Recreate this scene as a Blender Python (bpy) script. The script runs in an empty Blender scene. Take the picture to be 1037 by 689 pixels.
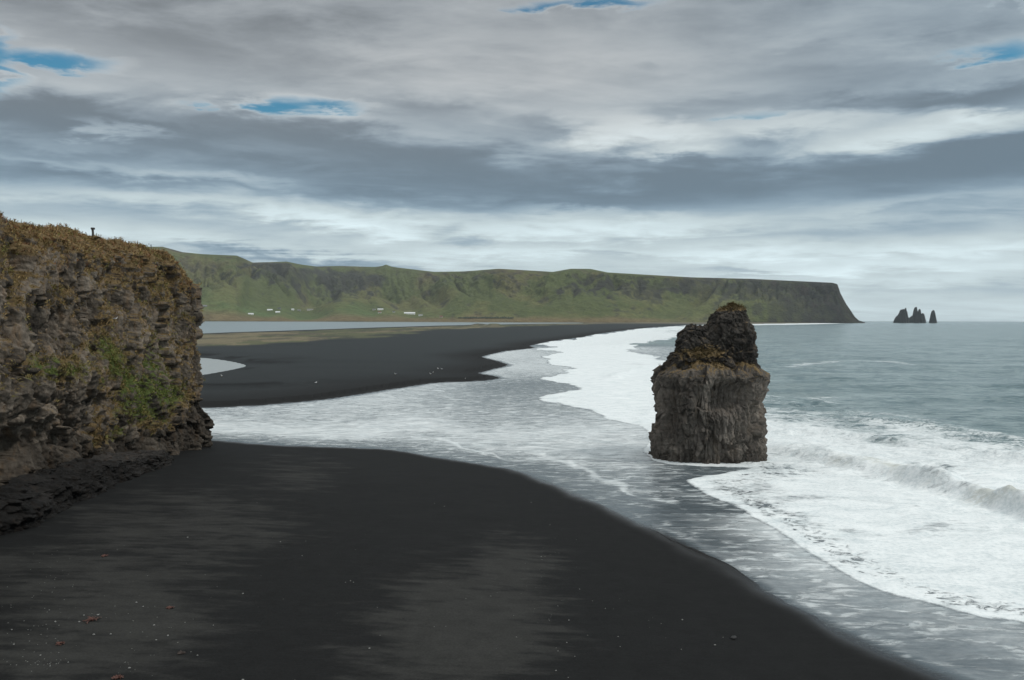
import bpy, math, random
import numpy as np
from mathutils import Matrix, Vector

random.seed(7)
RNG = np.random.default_rng(11)
C = bpy.data.collections.new("scene"); bpy.context.scene.collection.children.link(C)
SC = bpy.context.scene

# ------------------------------------------------------------------ camera
PW, PH, FPX, HCAM = 1037.0, 689.0, 850.0, 16.0
PITCH = math.atan(21.1 / FPX); ROLL = 0.0035
R0 = np.array([1., 0, 0]); F = np.array([0, math.cos(PITCH), -math.sin(PITCH)]); U0 = np.array([0, math.sin(PITCH), math.cos(PITCH)])
RV = R0 * math.cos(ROLL) + U0 * math.sin(ROLL); UV = -R0 * math.sin(ROLL) + U0 * math.cos(ROLL)
CAM = np.array([0, 0, HCAM])

def ray(px, py):
    px = np.asarray(px, float); py = np.asarray(py, float)
    d = F + ((px - PW / 2) / FPX)[..., None] * RV - ((py - PH / 2) / FPX)[..., None] * UV
    return d
def at_z(px, py, z=0.0):                       # where the sight line meets the level z
    d = ray(px, py); t = (z - HCAM) / d[..., 2]
    return (CAM + t[..., None] * d)
def poly(pts, z=0.0):
    a = np.array(pts, float); return at_z(a[:, 0], a[:, 1], z)[:, :2]
def proj(P):
    v = P - CAM; w = v @ F
    w = np.where(np.abs(w) < 1e-6, 1e-6, w)
    return PW / 2 + FPX * (v @ RV) / w, PH / 2 - FPX * (v @ UV) / w
def az_el(px, py):
    d = ray(px, py); d = d / np.linalg.norm(d, axis=-1, keepdims=True)
    return np.arctan2(d[..., 0], d[..., 1]), np.arcsin(d[..., 2])
def hor(px): return 325.2 - (1037 - np.asarray(px, float)) * 0.0035

cd = bpy.data.cameras.new("camera"); cam = bpy.data.objects.new("camera", cd); C.objects.link(cam)
cd.sensor_fit = 'HORIZONTAL'; cd.sensor_width = 36; cd.lens = 36 * FPX / PW; cd.clip_start = 0.5; cd.clip_end = 90000
M = Matrix.Identity(4)
for i in range(3):
    M[i][0] = RV[i]; M[i][1] = UV[i]; M[i][2] = -F[i]; M[i][3] = CAM[i]
cam.matrix_world = M; SC.camera = cam

# ------------------------------------------------------------------ noise
def _h(ix, iy, iz, s):
    h = (ix.astype(np.int64) * 374761393 + iy.astype(np.int64) * 668265263 + iz.astype(np.int64) * 2147483647 + s * 974634541) & 0xFFFFFFFF
    h = ((h ^ (h >> 13)) * 1274126177) & 0xFFFFFFFF
    h = ((h ^ (h >> 16)) * 2246822519) & 0xFFFFFFFF
    return ((h ^ (h >> 15)) & 0xFFFFFF) / float(0xFFFFFF)
def vn(x, y, z=0.0, s=0):
    x, y, z = np.broadcast_arrays(np.asarray(x, float), np.asarray(y, float), np.asarray(z, float))
    xi, yi, zi = np.floor(x), np.floor(y), np.floor(z)
    fx, fy, fz = x - xi, y - yi, z - zi
    fx = fx * fx * fx * (fx * (6 * fx - 15) + 10); fy = fy * fy * fy * (fy * (6 * fy - 15) + 10); fz = fz * fz * fz * (fz * (6 * fz - 15) + 10)
    r = 0
    for a in (0, 1):
        for b in (0, 1):
            for c in (0, 1):
                r = r + (fx if a else 1 - fx) * (fy if b else 1 - fy) * (fz if c else 1 - fz) * _h(xi + a, yi + b, zi + c, s)
    return r * 2 - 1
def fbm(x, y, z=0.0, o=5, g=0.5, s=0):
    r, a, t = 0, 1, 0
    for k in range(o):
        r = r + a * vn(x, y, z, s + k * 17); t += a; a *= g
        x, y, z = np.asarray(x) * 2.03 + 3.1, np.asarray(y) * 2.03 + 1.7, np.asarray(z) * 2.03 + 5.3
    return r / t * 1.4
def worley(x, y, z, s=0, facet=False, up=(.46, .88)):
    xi, yi, zi = np.floor(x), np.floor(y), np.floor(z)
    f1 = np.full(x.shape, 9.0); f2 = np.full(x.shape, 9.0); idv = np.zeros(x.shape); til = np.zeros(x.shape)
    for a in (-1, 0, 1):
        for b in (-1, 0, 1):
            for c in (-1, 0, 1):
                cx, cy, cz = xi + a, yi + b, zi + c
                ex, ey, ez = x - cx - _h(cx, cy, cz, s), y - cy - _h(cx, cy, cz, s + 1), z - cz - _h(cx, cy, cz, s + 2)
                d = ex * ex + ey * ey + ez * ez; n = d < f1; q = _h(cx, cy, cz, s + 3)
                f2 = np.where(n, f1, np.minimum(f2, d)); idv = np.where(n, q, idv); f1 = np.where(n, d, f1)
                q2 = (q * 7.13) % 1; q3 = (q * 31.7) % 1
                til = np.where(n, ex * (q2 - .5) + ey * (q3 - .5) + ez * (up[0] - up[1] * ((q * 97.3) % 1)), til)
    if facet: return np.sqrt(f1), np.sqrt(f2), idv, til
    return np.sqrt(f1), np.sqrt(f2), idv
def sst(a, b, x):
    t = np.clip((x - a) / (b - a), 0, 1); return t * t * (3 - 2 * t)
def seg_dist(P, L, closed=False):
    L = np.asarray(L); n = len(L); best = np.full(len(P), 1e18)
    for i in range(n if closed else n - 1):
        a, b = L[i], L[(i + 1) % n]; ab = b - a; q = max(ab @ ab, 1e-9)
        t = np.clip(((P - a) @ ab) / q, 0, 1)
        d = P - a - t[:, None] * ab
        best = np.minimum(best, (d * d).sum(1))
    return np.sqrt(best)
def inside(P, L):
    r = np.zeros(len(P), bool); n = len(L); x, y = P[:, 0], P[:, 1]
    for i in range(n):
        x1, y1 = L[i]; x2, y2 = L[(i + 1) % n]
        if y1 == y2: continue
        c = ((y1 > y) != (y2 > y)) & (x < (x2 - x1) * (y - y1) / (y2 - y1) + x1); r ^= c
    return r
def sdf(P, L):                                   # >0 inside
    d = seg_dist(P, L, True); return np.where(inside(P, L), d, -d)
def smooth_line(L, n=6):                         # Catmull-Rom
    L = np.asarray(L, float); out = []
    Q = np.vstack([2 * L[0] - L[1], L, 2 * L[-1] - L[-2]])
    for i in range(1, len(Q) - 2):
        p0, p1, p2, p3 = Q[i - 1], Q[i], Q[i + 1], Q[i + 2]
        for k in range(n):
            t = k / n
            out.append(0.5 * (2 * p1 + (p2 - p0) * t + (2 * p0 - 5 * p1 + 4 * p2 - p3) * t * t + (3 * p1 - p0 - 3 * p2 + p3) * t ** 3))
    out.append(L[-1]); return np.array(out)

# ------------------------------------------------------------------ object helpers
def mesh_obj(name, V, faces, mat=None, parent=None, smooth=True, attrs=None):
    me = bpy.data.meshes.new(name)
    V = np.asarray(V, np.float32)
    if isinstance(faces, np.ndarray):
        k = faces.shape[1]; nf = len(faces)
        me.vertices.add(len(V)); me.vertices.foreach_set("co", V.ravel())
        me.loops.add(nf * k); me.loops.foreach_set("vertex_index", faces.astype(np.int32).ravel())
        me.polygons.add(nf); me.polygons.foreach_set("loop_start", np.arange(0, nf * k, k, dtype=np.int32))
        me.polygons.foreach_set("loop_total", np.full(nf, k, np.int32)); me.update(calc_edges=True)
    else:
        me.from_pydata([tuple(map(float, v)) for v in V], [], faces)
    me.validate()
    me.polygons.foreach_set("use_smooth", np.full(len(me.polygons), smooth))
    for k, a in (attrs or {}).items():
        a = np.asarray(a, np.float32)
        if a.ndim == 1:
            at = me.attributes.new(k, 'FLOAT', 'POINT'); at.data.foreach_set("value", a)
        else:
            at = me.attributes.new(k, 'FLOAT_COLOR', 'POINT')
            at.data.foreach_set("color", np.hstack([a, np.ones((len(a), 1), np.float32)]).ravel())
    o = bpy.data.objects.new(name, me); C.objects.link(o)
    if mat: me.materials.append(mat)
    if parent: o.parent = parent
    return o
def tag(o, label=None, cat=None, group=None, kind=None):
    for k, v in (("label", label), ("category", cat), ("group", group), ("kind", kind)):
        if v: o[k] = v
    return o
def thing(name, loc, label, cat, group=None, rz=0.0):
    o = bpy.data.objects.new(name, None); C.objects.link(o); o.location = loc; o.rotation_euler = (0, 0, rz)
    return tag(o, label, cat, group)
def grid_faces(nr, nc, wrap=False):
    i = np.arange(nr - 1)[:, None] * nc; j = np.arange(nc if wrap else nc - 1)[None, :]
    jn = (j + 1) % nc
    return np.stack([i + j, i + jn, i + nc + jn, i + nc + j], -1).reshape(-1, 4)

# ------------------------------------------------------------------ node helpers
class NT:
    def __init__(s, tree): s.t = tree; s.n = tree.nodes; s.l = tree.links
    def new(s, t, **k):
        n = s.n.new(t)
        for a, b in k.items(): setattr(n, a, b)
        return n
    def put(s, sock, v):
        if isinstance(v, bpy.types.NodeSocket): s.l.new(v, sock)
        elif v is not None:
            if sock.type == 'RGBA' and len(v) == 3: v = (*v, 1)
            sock.default_value = v
    def m(s, op, a, b=None, c=None, clamp=False):
        n = s.new('ShaderNodeMath', operation=op, use_clamp=clamp)
        for i, v in enumerate((a, b, c)):
            if v is not None: s.put(n.inputs[i], v)
        return n.outputs[0]
    def vm(s, op, a, b=None):
        n = s.new('ShaderNodeVectorMath', operation=op); s.put(n.inputs[0], a)
        if b is not None: s.put(n.inputs[3] if op == 'SCALE' else n.inputs[1], b)
        return n.outputs['Value'] if op in ('LENGTH', 'DOT_PRODUCT') else n.outputs[0]
    def mr(s, v, a, b, c=0.0, d=1.0, kind='SMOOTHSTEP'):
        n = s.new('ShaderNodeMapRange', interpolation_type=kind)
        for i, q in enumerate((v, a, b, c, d)): s.put(n.inputs[i], q)
        return n.outputs[0]
    def mix(s, f, a, b, mode='MIX'):
        n = s.new('ShaderNodeMix', data_type='RGBA', blend_type=mode)
        s.put(n.inputs[0], f); s.put(n.inputs[6], a); s.put(n.inputs[7], b); return n.outputs[2]
    def noise(s, vec, scale, detail=4, rough=0.55, dist=0.0):
        n = s.new('ShaderNodeTexNoise'); s.put(n.inputs['Vector'], vec)
        n.inputs['Scale'].default_value = scale; n.inputs['Detail'].default_value = detail
        n.inputs['Roughness'].default_value = rough; n.inputs['Distortion'].default_value = dist
        return n.outputs[0]
    def vor(s, vec, scale, feature='F1'):
        n = s.new('ShaderNodeTexVoronoi', feature=feature); s.put(n.inputs['Vector'], vec); n.inputs['Scale'].default_value = scale
        return n.outputs['Distance']
    def attr(s, name):
        n = s.new('ShaderNodeAttribute'); n.attribute_name = name; return n
    def fa(s, name): return s.attr(name).outputs['Fac']
    def ca(s, name): return s.attr(name).outputs['Color']
    def pos(s): return s.new('ShaderNodeNewGeometry').outputs['Position']
    def mapv(s, vec, scale=(1, 1, 1), rot=(0, 0, 0), loc=(0, 0, 0), kind='POINT'):
        n = s.new('ShaderNodeMapping', vector_type=kind); s.put(n.inputs[0], vec)
        n.inputs['Location'].default_value = loc; n.inputs['Rotation'].default_value = rot; n.inputs['Scale'].default_value = scale
        return n.outputs[0]
    def bump(s, h, strength, dist, normal=None):
        n = s.new('ShaderNodeBump'); n.inputs['Strength'].default_value = strength; n.inputs['Distance'].default_value = dist
        s.put(n.inputs['Height'], h)
        if normal is not None: s.put(n.inputs['Normal'], normal)
        return n.outputs[0]
def material(name):
    m = bpy.data.materials.new(name); m.use_nodes = True; t = NT(m.node_tree)
    b = next(n for n in t.n if n.type == 'BSDF_PRINCIPLED')
    return m, t, b
def plain(name, col, rough=0.8, nscale=6.0, var=0.25):
    m, t, b = material(name)
    n = t.noise(t.pos(), nscale, 5)
    k = t.mr(n, 0.3, 0.7, 1 - var, 1 + var, 'LINEAR')
    t.put(b.inputs['Base Color'], t.vm('SCALE', tuple(col), k)); b.inputs['Roughness'].default_value = rough
    return m

# ------------------------------------------------------------------ light and sky
SUN_EL, SUN_AZ = math.radians(46), math.radians(105)     # azimuth clockwise from +Y
sd = bpy.data.lights.new("sun", 'SUN'); sd.energy = 1.45; sd.angle = math.radians(13); sd.color = (1.0, 0.96, 0.9)
so = bpy.data.objects.new("sun", sd); C.objects.link(so)
sdir = Vector((math.sin(SUN_AZ) * math.cos(SUN_EL), math.cos(SUN_AZ) * math.cos(SUN_EL), math.sin(SUN_EL)))
so.rotation_euler = sdir.to_track_quat('Z', 'Y').to_euler(); so.location = (0, 0, 200)

W = bpy.data.worlds.new("World"); SC.world = W; W.use_nodes = True
def build_sky():
    t = NT(W.node_tree); bg = next(n for n in t.n if n.type == 'BACKGROUND')
    STR = 0.1; bg.inputs[1].default_value = STR
    sky = t.new('ShaderNodeTexSky'); sky.sky_type = 'NISHITA'; sky.sun_disc = False
    sky.sun_elevation = SUN_EL; sky.sun_rotation = SUN_AZ; sky.altitude = 20
    d = t.vm('NORMALIZE', t.new('ShaderNodeTexCoord').outputs['Generated'])
    sx = t.new('ShaderNodeSeparateXYZ'); t.put(sx.inputs[0], d)
    az = t.m('ARCTAN2', sx.outputs[0], sx.outputs[1]); el = t.m('ARCSINE', sx.outputs[2])
    # streaked cloud-deck coordinates: compressed towards the horizon
    zc = t.m('ADD', t.m('MAXIMUM', sx.outputs[2], 0.0), 0.075)
    cx = t.new('ShaderNodeCombineXYZ'); t.put(cx.inputs[0], t.m('DIVIDE', sx.outputs[0], zc)); t.put(cx.inputs[1], t.m('DIVIDE', sx.outputs[1], zc))
    deck = t.mapv(cx.outputs[0], (0.62, 1, 1), (0, 0, math.radians(-8)))
    w1 = t.noise(deck, 0.55, 3, 0.5)
    warp = t.new('ShaderNodeCombineXYZ'); t.put(warp.inputs[0], t.m('MULTIPLY', t.m('SUBTRACT', w1, 0.5), 1.2)); t.put(warp.inputs[1], t.m('MULTIPLY', t.m('SUBTRACT', w1, 0.5), 0.9))
    dw = t.vm('ADD', deck, warp.outputs[0])
    nA = t.noise(dw, 0.5, 6, 0.55, 0.4)          # broad masses
    nB = t.noise(t.mapv(dw, (0.9, 1, 1), loc=(7, 3, 2)), 2.3, 9, 0.62, 0.35)   # shreds
    ae = t.new('ShaderNodeCombineXYZ'); t.put(ae.inputs[0], az); t.put(ae.inputs[1], el)
    nC = t.noise(t.mapv(ae.outputs[0], (10, 38, 1), (0, 0, math.radians(4))), 1.0, 9, 0.60, 0.25)   # torn edges
    nD = t.noise(t.mapv(ae.outputs[0], (12, 80, 1), (0, 0, math.radians(-2)), (3, 8, 1)), 1.0, 8, 0.58, 0.2)   # thin streaks
    nW = t.m('SUBTRACT', nB, 0.5); nW2 = t.m('SUBTRACT', nA, 0.5); nE = t.m('SUBTRACT', nC, 0.5); nS = t.m('SUBTRACT', nD, 0.5)
    off = t.new('ShaderNodeCombineXYZ')
    t.put(off.inputs[0], t.m('ADD', t.m('MULTIPLY', nW2, 0.22), t.m('MULTIPLY', nE, 0.16)))
    t.put(off.inputs[1], t.m('ADD', t.m('ADD', t.m('MULTIPLY', nW, 0.030), t.m('MULTIPLY', nW2, 0.03)), t.m('MULTIPLY', nE, 0.045)))
    aew = t.vm('ADD', ae.outputs[0], off.outputs[0])
    def blob(px, py, wx, wy, rot, amp, soft=0.0):
        a, e = az_el(px, py)
        v = t.mapv(aew, (wx / FPX, wy / FPX, 1), (0, 0, math.radians(-rot)), (float(a), float(e), 0), 'TEXTURE')
        return t.mr(t.vm('LENGTH', v), soft, 1.0, amp, 0.0)
    ramp = t.new('ShaderNodeValToRGB'); cr = ramp.color_ramp; cr.interpolation = 'EASE'
    t.put(ramp.inputs[0], t.m('DIVIDE', el, math.radians(60)))
    stops = [(-3, .30), (0, .58), (1.6, .63), (4.0, .60), (6.2, .45), (8.6, .33), (11.5, .31), (14, .34), (17, .335), (21, .29), (30, .66), (60, .95)]
    cr.elements[0].position = 0; cr.elements[0].color = (stops[1][1],) * 3 + (1,)
    cr.elements[1].position = 1; cr.elements[1].color = (stops[-1][1],) * 3 + (1,)
    for e, v in stops[2:-1]:
        q = cr.elements.new(e / 60); q.color = (v, v, v, 1)
    B = ramp.outputs[0]
    B = t.m('ADD', B, t.m('MULTIPLY', nW2, 0.30)); B = t.m('ADD', B, t.m('MULTIPLY', nW, 0.36)); B = t.m('ADD', B, t.m('MULTIPLY', nE, 0.23))
    B = t.m('ADD', B, t.m('MULTIPLY', nS, t.mr(el, 0.02, 0.2, 0.28, 0.08)))
    for q in SKY_BLOBS: B = t.m('ADD', B, blob(*q))
    H = 0.0
    for q in SKY_HOLES: H = t.m('ADD', H, blob(*q))
    hraw = t.m('ADD', H, t.m('ADD', t.m('MULTIPLY', nW, 1.6), t.m('MULTIPLY', nE, 3.2)))
    hole = t.mr(t.m('ADD', H, t.m('ADD', t.m('MULTIPLY', nW, 1.6), t.m('MULTIPLY', nE, 3.2))), 0.30, 1.45)
    B = t.m('ADD', B, t.m('MULTIPLY', t.mr(hraw, -0.15, 0.9), t.mr(H, 0.0, 0.5, 0.0, 0.12)))
    B = t.m('ADD', t.m('MULTIPLY', t.m('MAXIMUM', B, 0.0), 0.93), 0.035); B = t.m('SMOOTH_MAX', B, 0.19, 0.10); B = t.m('SMOOTH_MIN', B, 0.90, 0.10)
    # thick cloud is slate, thin cloud white; the upper deck a little warmer
    hi = t.m('MULTIPLY', t.mr(el, math.radians(7), math.radians(17)), t.mr(az, 0.0, 0.55, 1.0, 0.45))
    dark = t.mix(hi, (0.70, 1.0, 1.27, 1), (0.90, 1.0, 1.09, 1)); lite = t.mix(hi, (0.86, 1.02, 1.07, 1), (0.97, 1.0, 1.01, 1))
    tint = t.mix(t.mr(B, 0.2, 0.6), dark, lite)
    cloud = t.vm('SCALE', t.vm('SCALE', tint, B), 1 / STR)
    hole = t.m('MULTIPLY', hole, t.mr(H, 0.0, 0.3))
    blue = t.vm('MULTIPLY', sky.outputs[0], (0.30, 0.72, 0.78))
    col = t.mix(hole, cloud, blue)
    # pale blue clear strip low over the sea
    t.put(bg.inputs[0], col)
SKY_BLOBS = [  # px, py, half width, half height, tilt (deg, + = down to the right), brightness
    (200, 40, 260, 40, 2, -.10), (330, 32, 150, 26, 0, -.06), (60, 20, 140, 26, 0, -.04), (860, 70, 170, 30, 0, -.06), (800, 52, 60, 10, 0, -.05), (655, 66, 30, 6, 0, -.06),
    (60, 118, 210, 20, 3, -.22), (40, 150, 160, 18, 2, -.12), (330, 138, 330, 28, 6, -.18), (280, 168, 380, 28, 4, -.12), (60, 176, 180, 18, 2, -.14), (30, 190, 100, 10, 0, -.06), (540, 185, 260, 44, 4, -.12), (420, 206, 220, 16, 3, -.12), (640, 200, 200, 22, -2, -.08),
    (790, 184, 260, 34, -4, -.13), (985, 168, 200, 42, -9, -.15), (780, 152, 60, 12, 10, -.06), (985, 225, 170, 16, -2, -.07), (820, 235, 130, 12, 0, -.07),
    (955, 103, 130, 17, 0, -.20), (478, 239, 52, 13, 0, -.24), (445, 108, 100, 15, 0, -.10), (310, 265, 230, 11, 5, -.34), (600, 262, 110, 7, 0, -.10), (770, 277, 90, 5, 0, -.14), (960, 295, 140, 12, 0, -.14), (200, 215, 120, 10, 0, -.08), (840, 108, 60, 9, 0, -.06),
    (85, 90, 130, 16, 2, .12), (115, 130, 75, 9, 4, .26), (240, 182, 120, 12, 5, .14), (90, 165, 110, 9, 2, .10), (320, 108, 130, 18, 0, .12), (650, 138, 130, 28, 10, .36), (670, 160, 70, 10, 2, .22), (800, 128, 180, 18, 2, .26), (930, 138, 200, 17, -3, .38), (560, 110, 160, 16, 0, .06),
    (230, 210, 320, 18, 2, .27), (100, 232, 200, 14, 0, .14), (380, 228, 160, 12, 4, .20), (620, 230, 260, 18, 0, .27), (560, 215, 100, 8, 0, .18), (900, 205, 160, 8, -3, .10), (760, 255, 220, 12, 0, .16), (520, 257, 160, 13, 0, .20), (180, 245, 90, 8, 0, .14), (900, 268, 180, 10, 0, .14), (560, 60, 260, 40, 2, .06), (480, 88, 200, 20, 0, .05), (700, 95, 170, 14, 0, .05), (960, 125, 80, 8, 0, .14), (830, 310, 90, 10, 0, .10), (980, 250, 100, 8, 0, .14),
]
SKY_HOLES = [(72, 58, 70, 13, 0, 1.1), (2, 62, 22, 50, 0, 1.1), (294, 106, 82, 13, 2, 1.4), (352, 104, 60, 9, 3, 1.1), (612, 1, 95, 11, 0, 1.25), (1020, 52, 66, 18, 0, 1.15), (1036, 5, 18, 14, 0, .9), (770, 116, 70, 7, 0, .65), (690, 142, 70, 9, 0, .55)]
build_sky()

# ------------------------------------------------------------------ shorelines, world polygons
near_shore_px = [(-260, 447), (60, 446), (150, 446), (216, 446), (260, 450), (320, 452.5), (390, 456), (425, 461), (470, 468), (520, 477), (560, 490), (600, 508), (640, 527), (680, 543), (730, 570), (790, 606), (830, 626), (880, 650), (930, 672), (970, 689), (1037, 728), (1120, 790), (1300, 960)]
near_line = smooth_line(poly(near_shore_px))
NEAR = np.vstack([near_line, [[18, -40], [-300, -40], [-300, 90]]])
far_shore_px = [(-300, 417), (100, 415), (213, 413), (262, 411), (330, 405), (400, 394), (440, 388), (490, 386), (508, 383), (500, 380.5), (484, 378.3), (500, 374), (517, 370), (505, 366), (487, 361.5), (510, 356), (542, 352.5), (536, 350.3), (556, 346), (590, 341.5), (600, 339), (632, 334.6), (660, 331.6), (690, 329.8), (735, 328.6), (790, 327.9), (840, 327.3), (876, 327.2)]
far_line = poly(far_shore_px)
FAR = np.vstack([far_line, [[3300, 8000], [-9000, 9000], [-9000, 150]]])
LAGZ, POOLZ = 0.6, 0.5
lag_px = [(-500, 337.5), (100, 338), (205, 337.8), (235, 336.6), (300, 334.6), (380, 331.8), (440, 330.0), (520, 328.4), (600, 327.4), (640, 327.0), (600, 326.85), (520, 326.75), (440, 326.3), (300, 325.7), (200, 325.4), (100, 325.0), (-500, 323.2)]
LAG = poly(lag_px, LAGZ)
pool_px = [(120, 360), (190, 362), (215, 363.5), (238, 367), (249, 370.5), (240, 373.5), (225, 376.5), (205, 380), (170, 385), (110, 385)]
POOL = smooth_line(np.vstack([poly(pool_px, POOLZ)]), 4)
strip_px = [(100, 338), (205, 338), (300, 335), (400, 331.6), (520, 328.8), (600, 327.4), (620, 328.0), (520, 331), (440, 334.5), (390, 340), (330, 345), (270, 349), (205, 351), (100, 352)]
STRIP = poly(strip_px, 1.4)

def land_height(P):
    x, y = P[:, 0], P[:, 1]
    dn = sdf(P, NEAR); df = sdf(P, FAR)
    r = np.hypot(x, y)
    w = fbm(x * .05, y * .05, 0, 4, s=3)
    zn = np.where(dn > 0, .012 * np.minimum(dn, 12) + 1.6 * (1 - np.exp(-(np.maximum(dn, 0) / 27) ** 1.6)), np.maximum(dn * 0.03, -1.2))
    zf = np.where(df > 0, 1.7 * (1 - np.exp(-df / 34)) + np.clip((r - 600) / 9000, 0, 1) * 1.0, np.maximum(df * 0.05, -1.2))
    z = np.maximum(zn, zf)
    land = sst(-6, 14, np.maximum(dn, df))
    z = z + land * (0.10 * w + 0.03 * fbm(x * .35, y * .35, 0, 3, s=5)) * np.clip(1 - r / 1500, 0.3, 1)
    z = z + .018 * fbm(x * .14, y * .09, 0, 3, s=6) * np.exp(-(np.maximum(dn, df) / 9) ** 2)
    # low scarps cut in the far beach
    for px, h, wd in (([(120, 394), (205, 391.5), (250, 391), (300, 388), (330, 385)], .55, 2.2), ([(120, 358), (200, 359.5), (232, 361), (262, 367), (285, 368), (310, 366.5)], .6, 4.0), ([(205, 383), (225, 379), (246, 375.5), (255, 372)], .35, 3.0)):
        L = poly(px, 1.2); d = seg_dist(P, L)
        yl = np.interp(x, L[:, 0], L[:, 1]); side = sst(-wd, wd, (y - yl))
        z = z + h * (side - 0.5) * np.exp(-(d / 26) ** 2) * (df > 6)
    for L, lev, k, reach in ((LAG, LAGZ, 0.007, 900), (POOL, POOLZ, 0.04, 60)):
        s = sdf(P, L); bank = lev + 0.03 + np.maximum(-s, 0) * k
        out = np.where((df > 4) & (-s < reach), np.clip(z, lev + .03, np.maximum(bank, lev + .031)), z)
        z = np.where(s > 0, lev - 0.05 - np.minimum(s * .02, .5), out)
    for px, py, h, wd in ((492, 329.7, 7, 45), (612, 326.9, 22, 85), (300, 349, .9, 9), (345, 345, .8, 10), (262, 351, .7, 7)):
        c = at_z(px, py, 1.5)[:2]; z = z + h * np.exp(-((x - c[0]) ** 2 + (y - c[1]) ** 2 * .4) / wd ** 2) * (0.8 + .4 * w)
    return z, dn, df

def lod_grid(rows_px, az_lo, az_hi, daz, az_out):
    r = HCAM * FPX / np.asarray(rows_px)
    a = np.concatenate([np.linspace(-az_out, az_lo, 40, endpoint=False), np.arange(az_lo, az_hi, daz), np.linspace(az_hi, az_out, 40)])
    a = np.radians(a)
    RR, AA = np.meshgrid(r, a, indexing='ij')
    return np.stack([(RR * np.sin(AA)).ravel(), (RR * np.cos(AA)).ravel()], 1), len(r), len(a)

# ------------------------------------------------------------------ ground
rows = np.concatenate([[2.7, 2.9, 3.1], np.arange(3.3, 12, .35), np.arange(12, 40, .6), np.arange(40, 420, 1.05), np.geomspace(420, 2500, 30)])[::-1]
GP, nr, nc = lod_grid(rows, -37, 37, 0.085, 120)
gz, dn, df = land_height(GP)
x, y = GP[:, 0], GP[:, 1]
gpx, gpy = proj(np.column_stack([GP, gz]))
r = np.hypot(x, y)
near = dn > -3
# sand tones: dry patches lighter and browner, the rest near-black
dry = np.zeros(len(GP))
for (px, py, wx, wy, a) in ((470, 640, 120, 75, .95), (520, 575, 60, 45, .75), (430, 600, 80, 30, .5), (210, 530, 130, 50, .66), (300, 480, 80, 30, .5), (110, 610, 150, 90, .78), (60, 660, 170, 60, .7), (150, 530, 110, 50, .6), (10, 575, 70, 24, .6), (380, 670, 90, 26, .6), (560, 640, 40, 30, .4)):
    dry = np.maximum(dry, a * np.exp(-(((gpx - px) / wx) ** 2 + ((gpy - py) / wy) ** 2) * 1.0))
dry *= near
wet = np.where(gz < 0.0, 1.0, np.exp(-np.maximum(gz, 0) / 0.022))
wet = np.where((np.maximum(dn, df) > 60), 0, wet)
sand = np.array([.0092, .0095, .0095])
col = np.tile(sand, (len(GP), 1))
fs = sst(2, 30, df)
farsand = np.array([.026, .031, .0325]); fmix = fs * (0.55 + 0.45 * sst(120, 420, r))  # paler, bluer with distance: haze and grazing sheen painted into the sand
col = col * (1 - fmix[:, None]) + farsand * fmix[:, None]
# darker bands along the scarps and the pool rim
for px, wd, k in (([(150, 393), (205, 390.5), (250, 390), (300, 387), (325, 385)], 3.4, .8), ([(120, 357.5), (200, 359), (232, 360.5), (262, 366), (285, 367.5)], 6, .75), ([(225, 377.5), (246, 374.5), (256, 371.5)], 3, .6), ([(278, 364), (300, 364)], 6, .4)):
    d = seg_dist(GP, poly(px, 1.0)); q = k * np.exp(-(d / wd) ** 2) * (df > 3) * sst(-.3, .3, fbm(x * .12, y * .05, 0, 3, s=31) + .25); col *= (1 - q)[:, None]
# grass on the low dune strip
sg = sdf(GP, STRIP)
gr = sst(-14, 10, sg + 26 * fbm(x * .03, y * .012, 0, 5, .6, s=9)) * (df > 8) * (.45 + .75 * sst(-.4, .3, fbm(x * .06, y * .012, 0, 4, s=10)))
gc = np.where((fbm(x * .02, y * .01, 0, 4, s=12) > .05)[:, None], [.175, .150, .092], [.100, .104, .055])
gr = np.clip(gr, 0, 1); col = col * (1 - .85 * gr[:, None]) + gc * .85 * gr[:, None]
far_plain = sst(2600, 3600, r) * (df > 5)
col = col * (1 - far_plain[:, None]) + np.array([.13, .115, .075]) * far_plain[:, None]
lg = sdf(GP, LAG); rim = np.exp(-(lg / 30) ** 2) * (r > 2800); col *= (1 - .6 * rim)[:, None]

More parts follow.
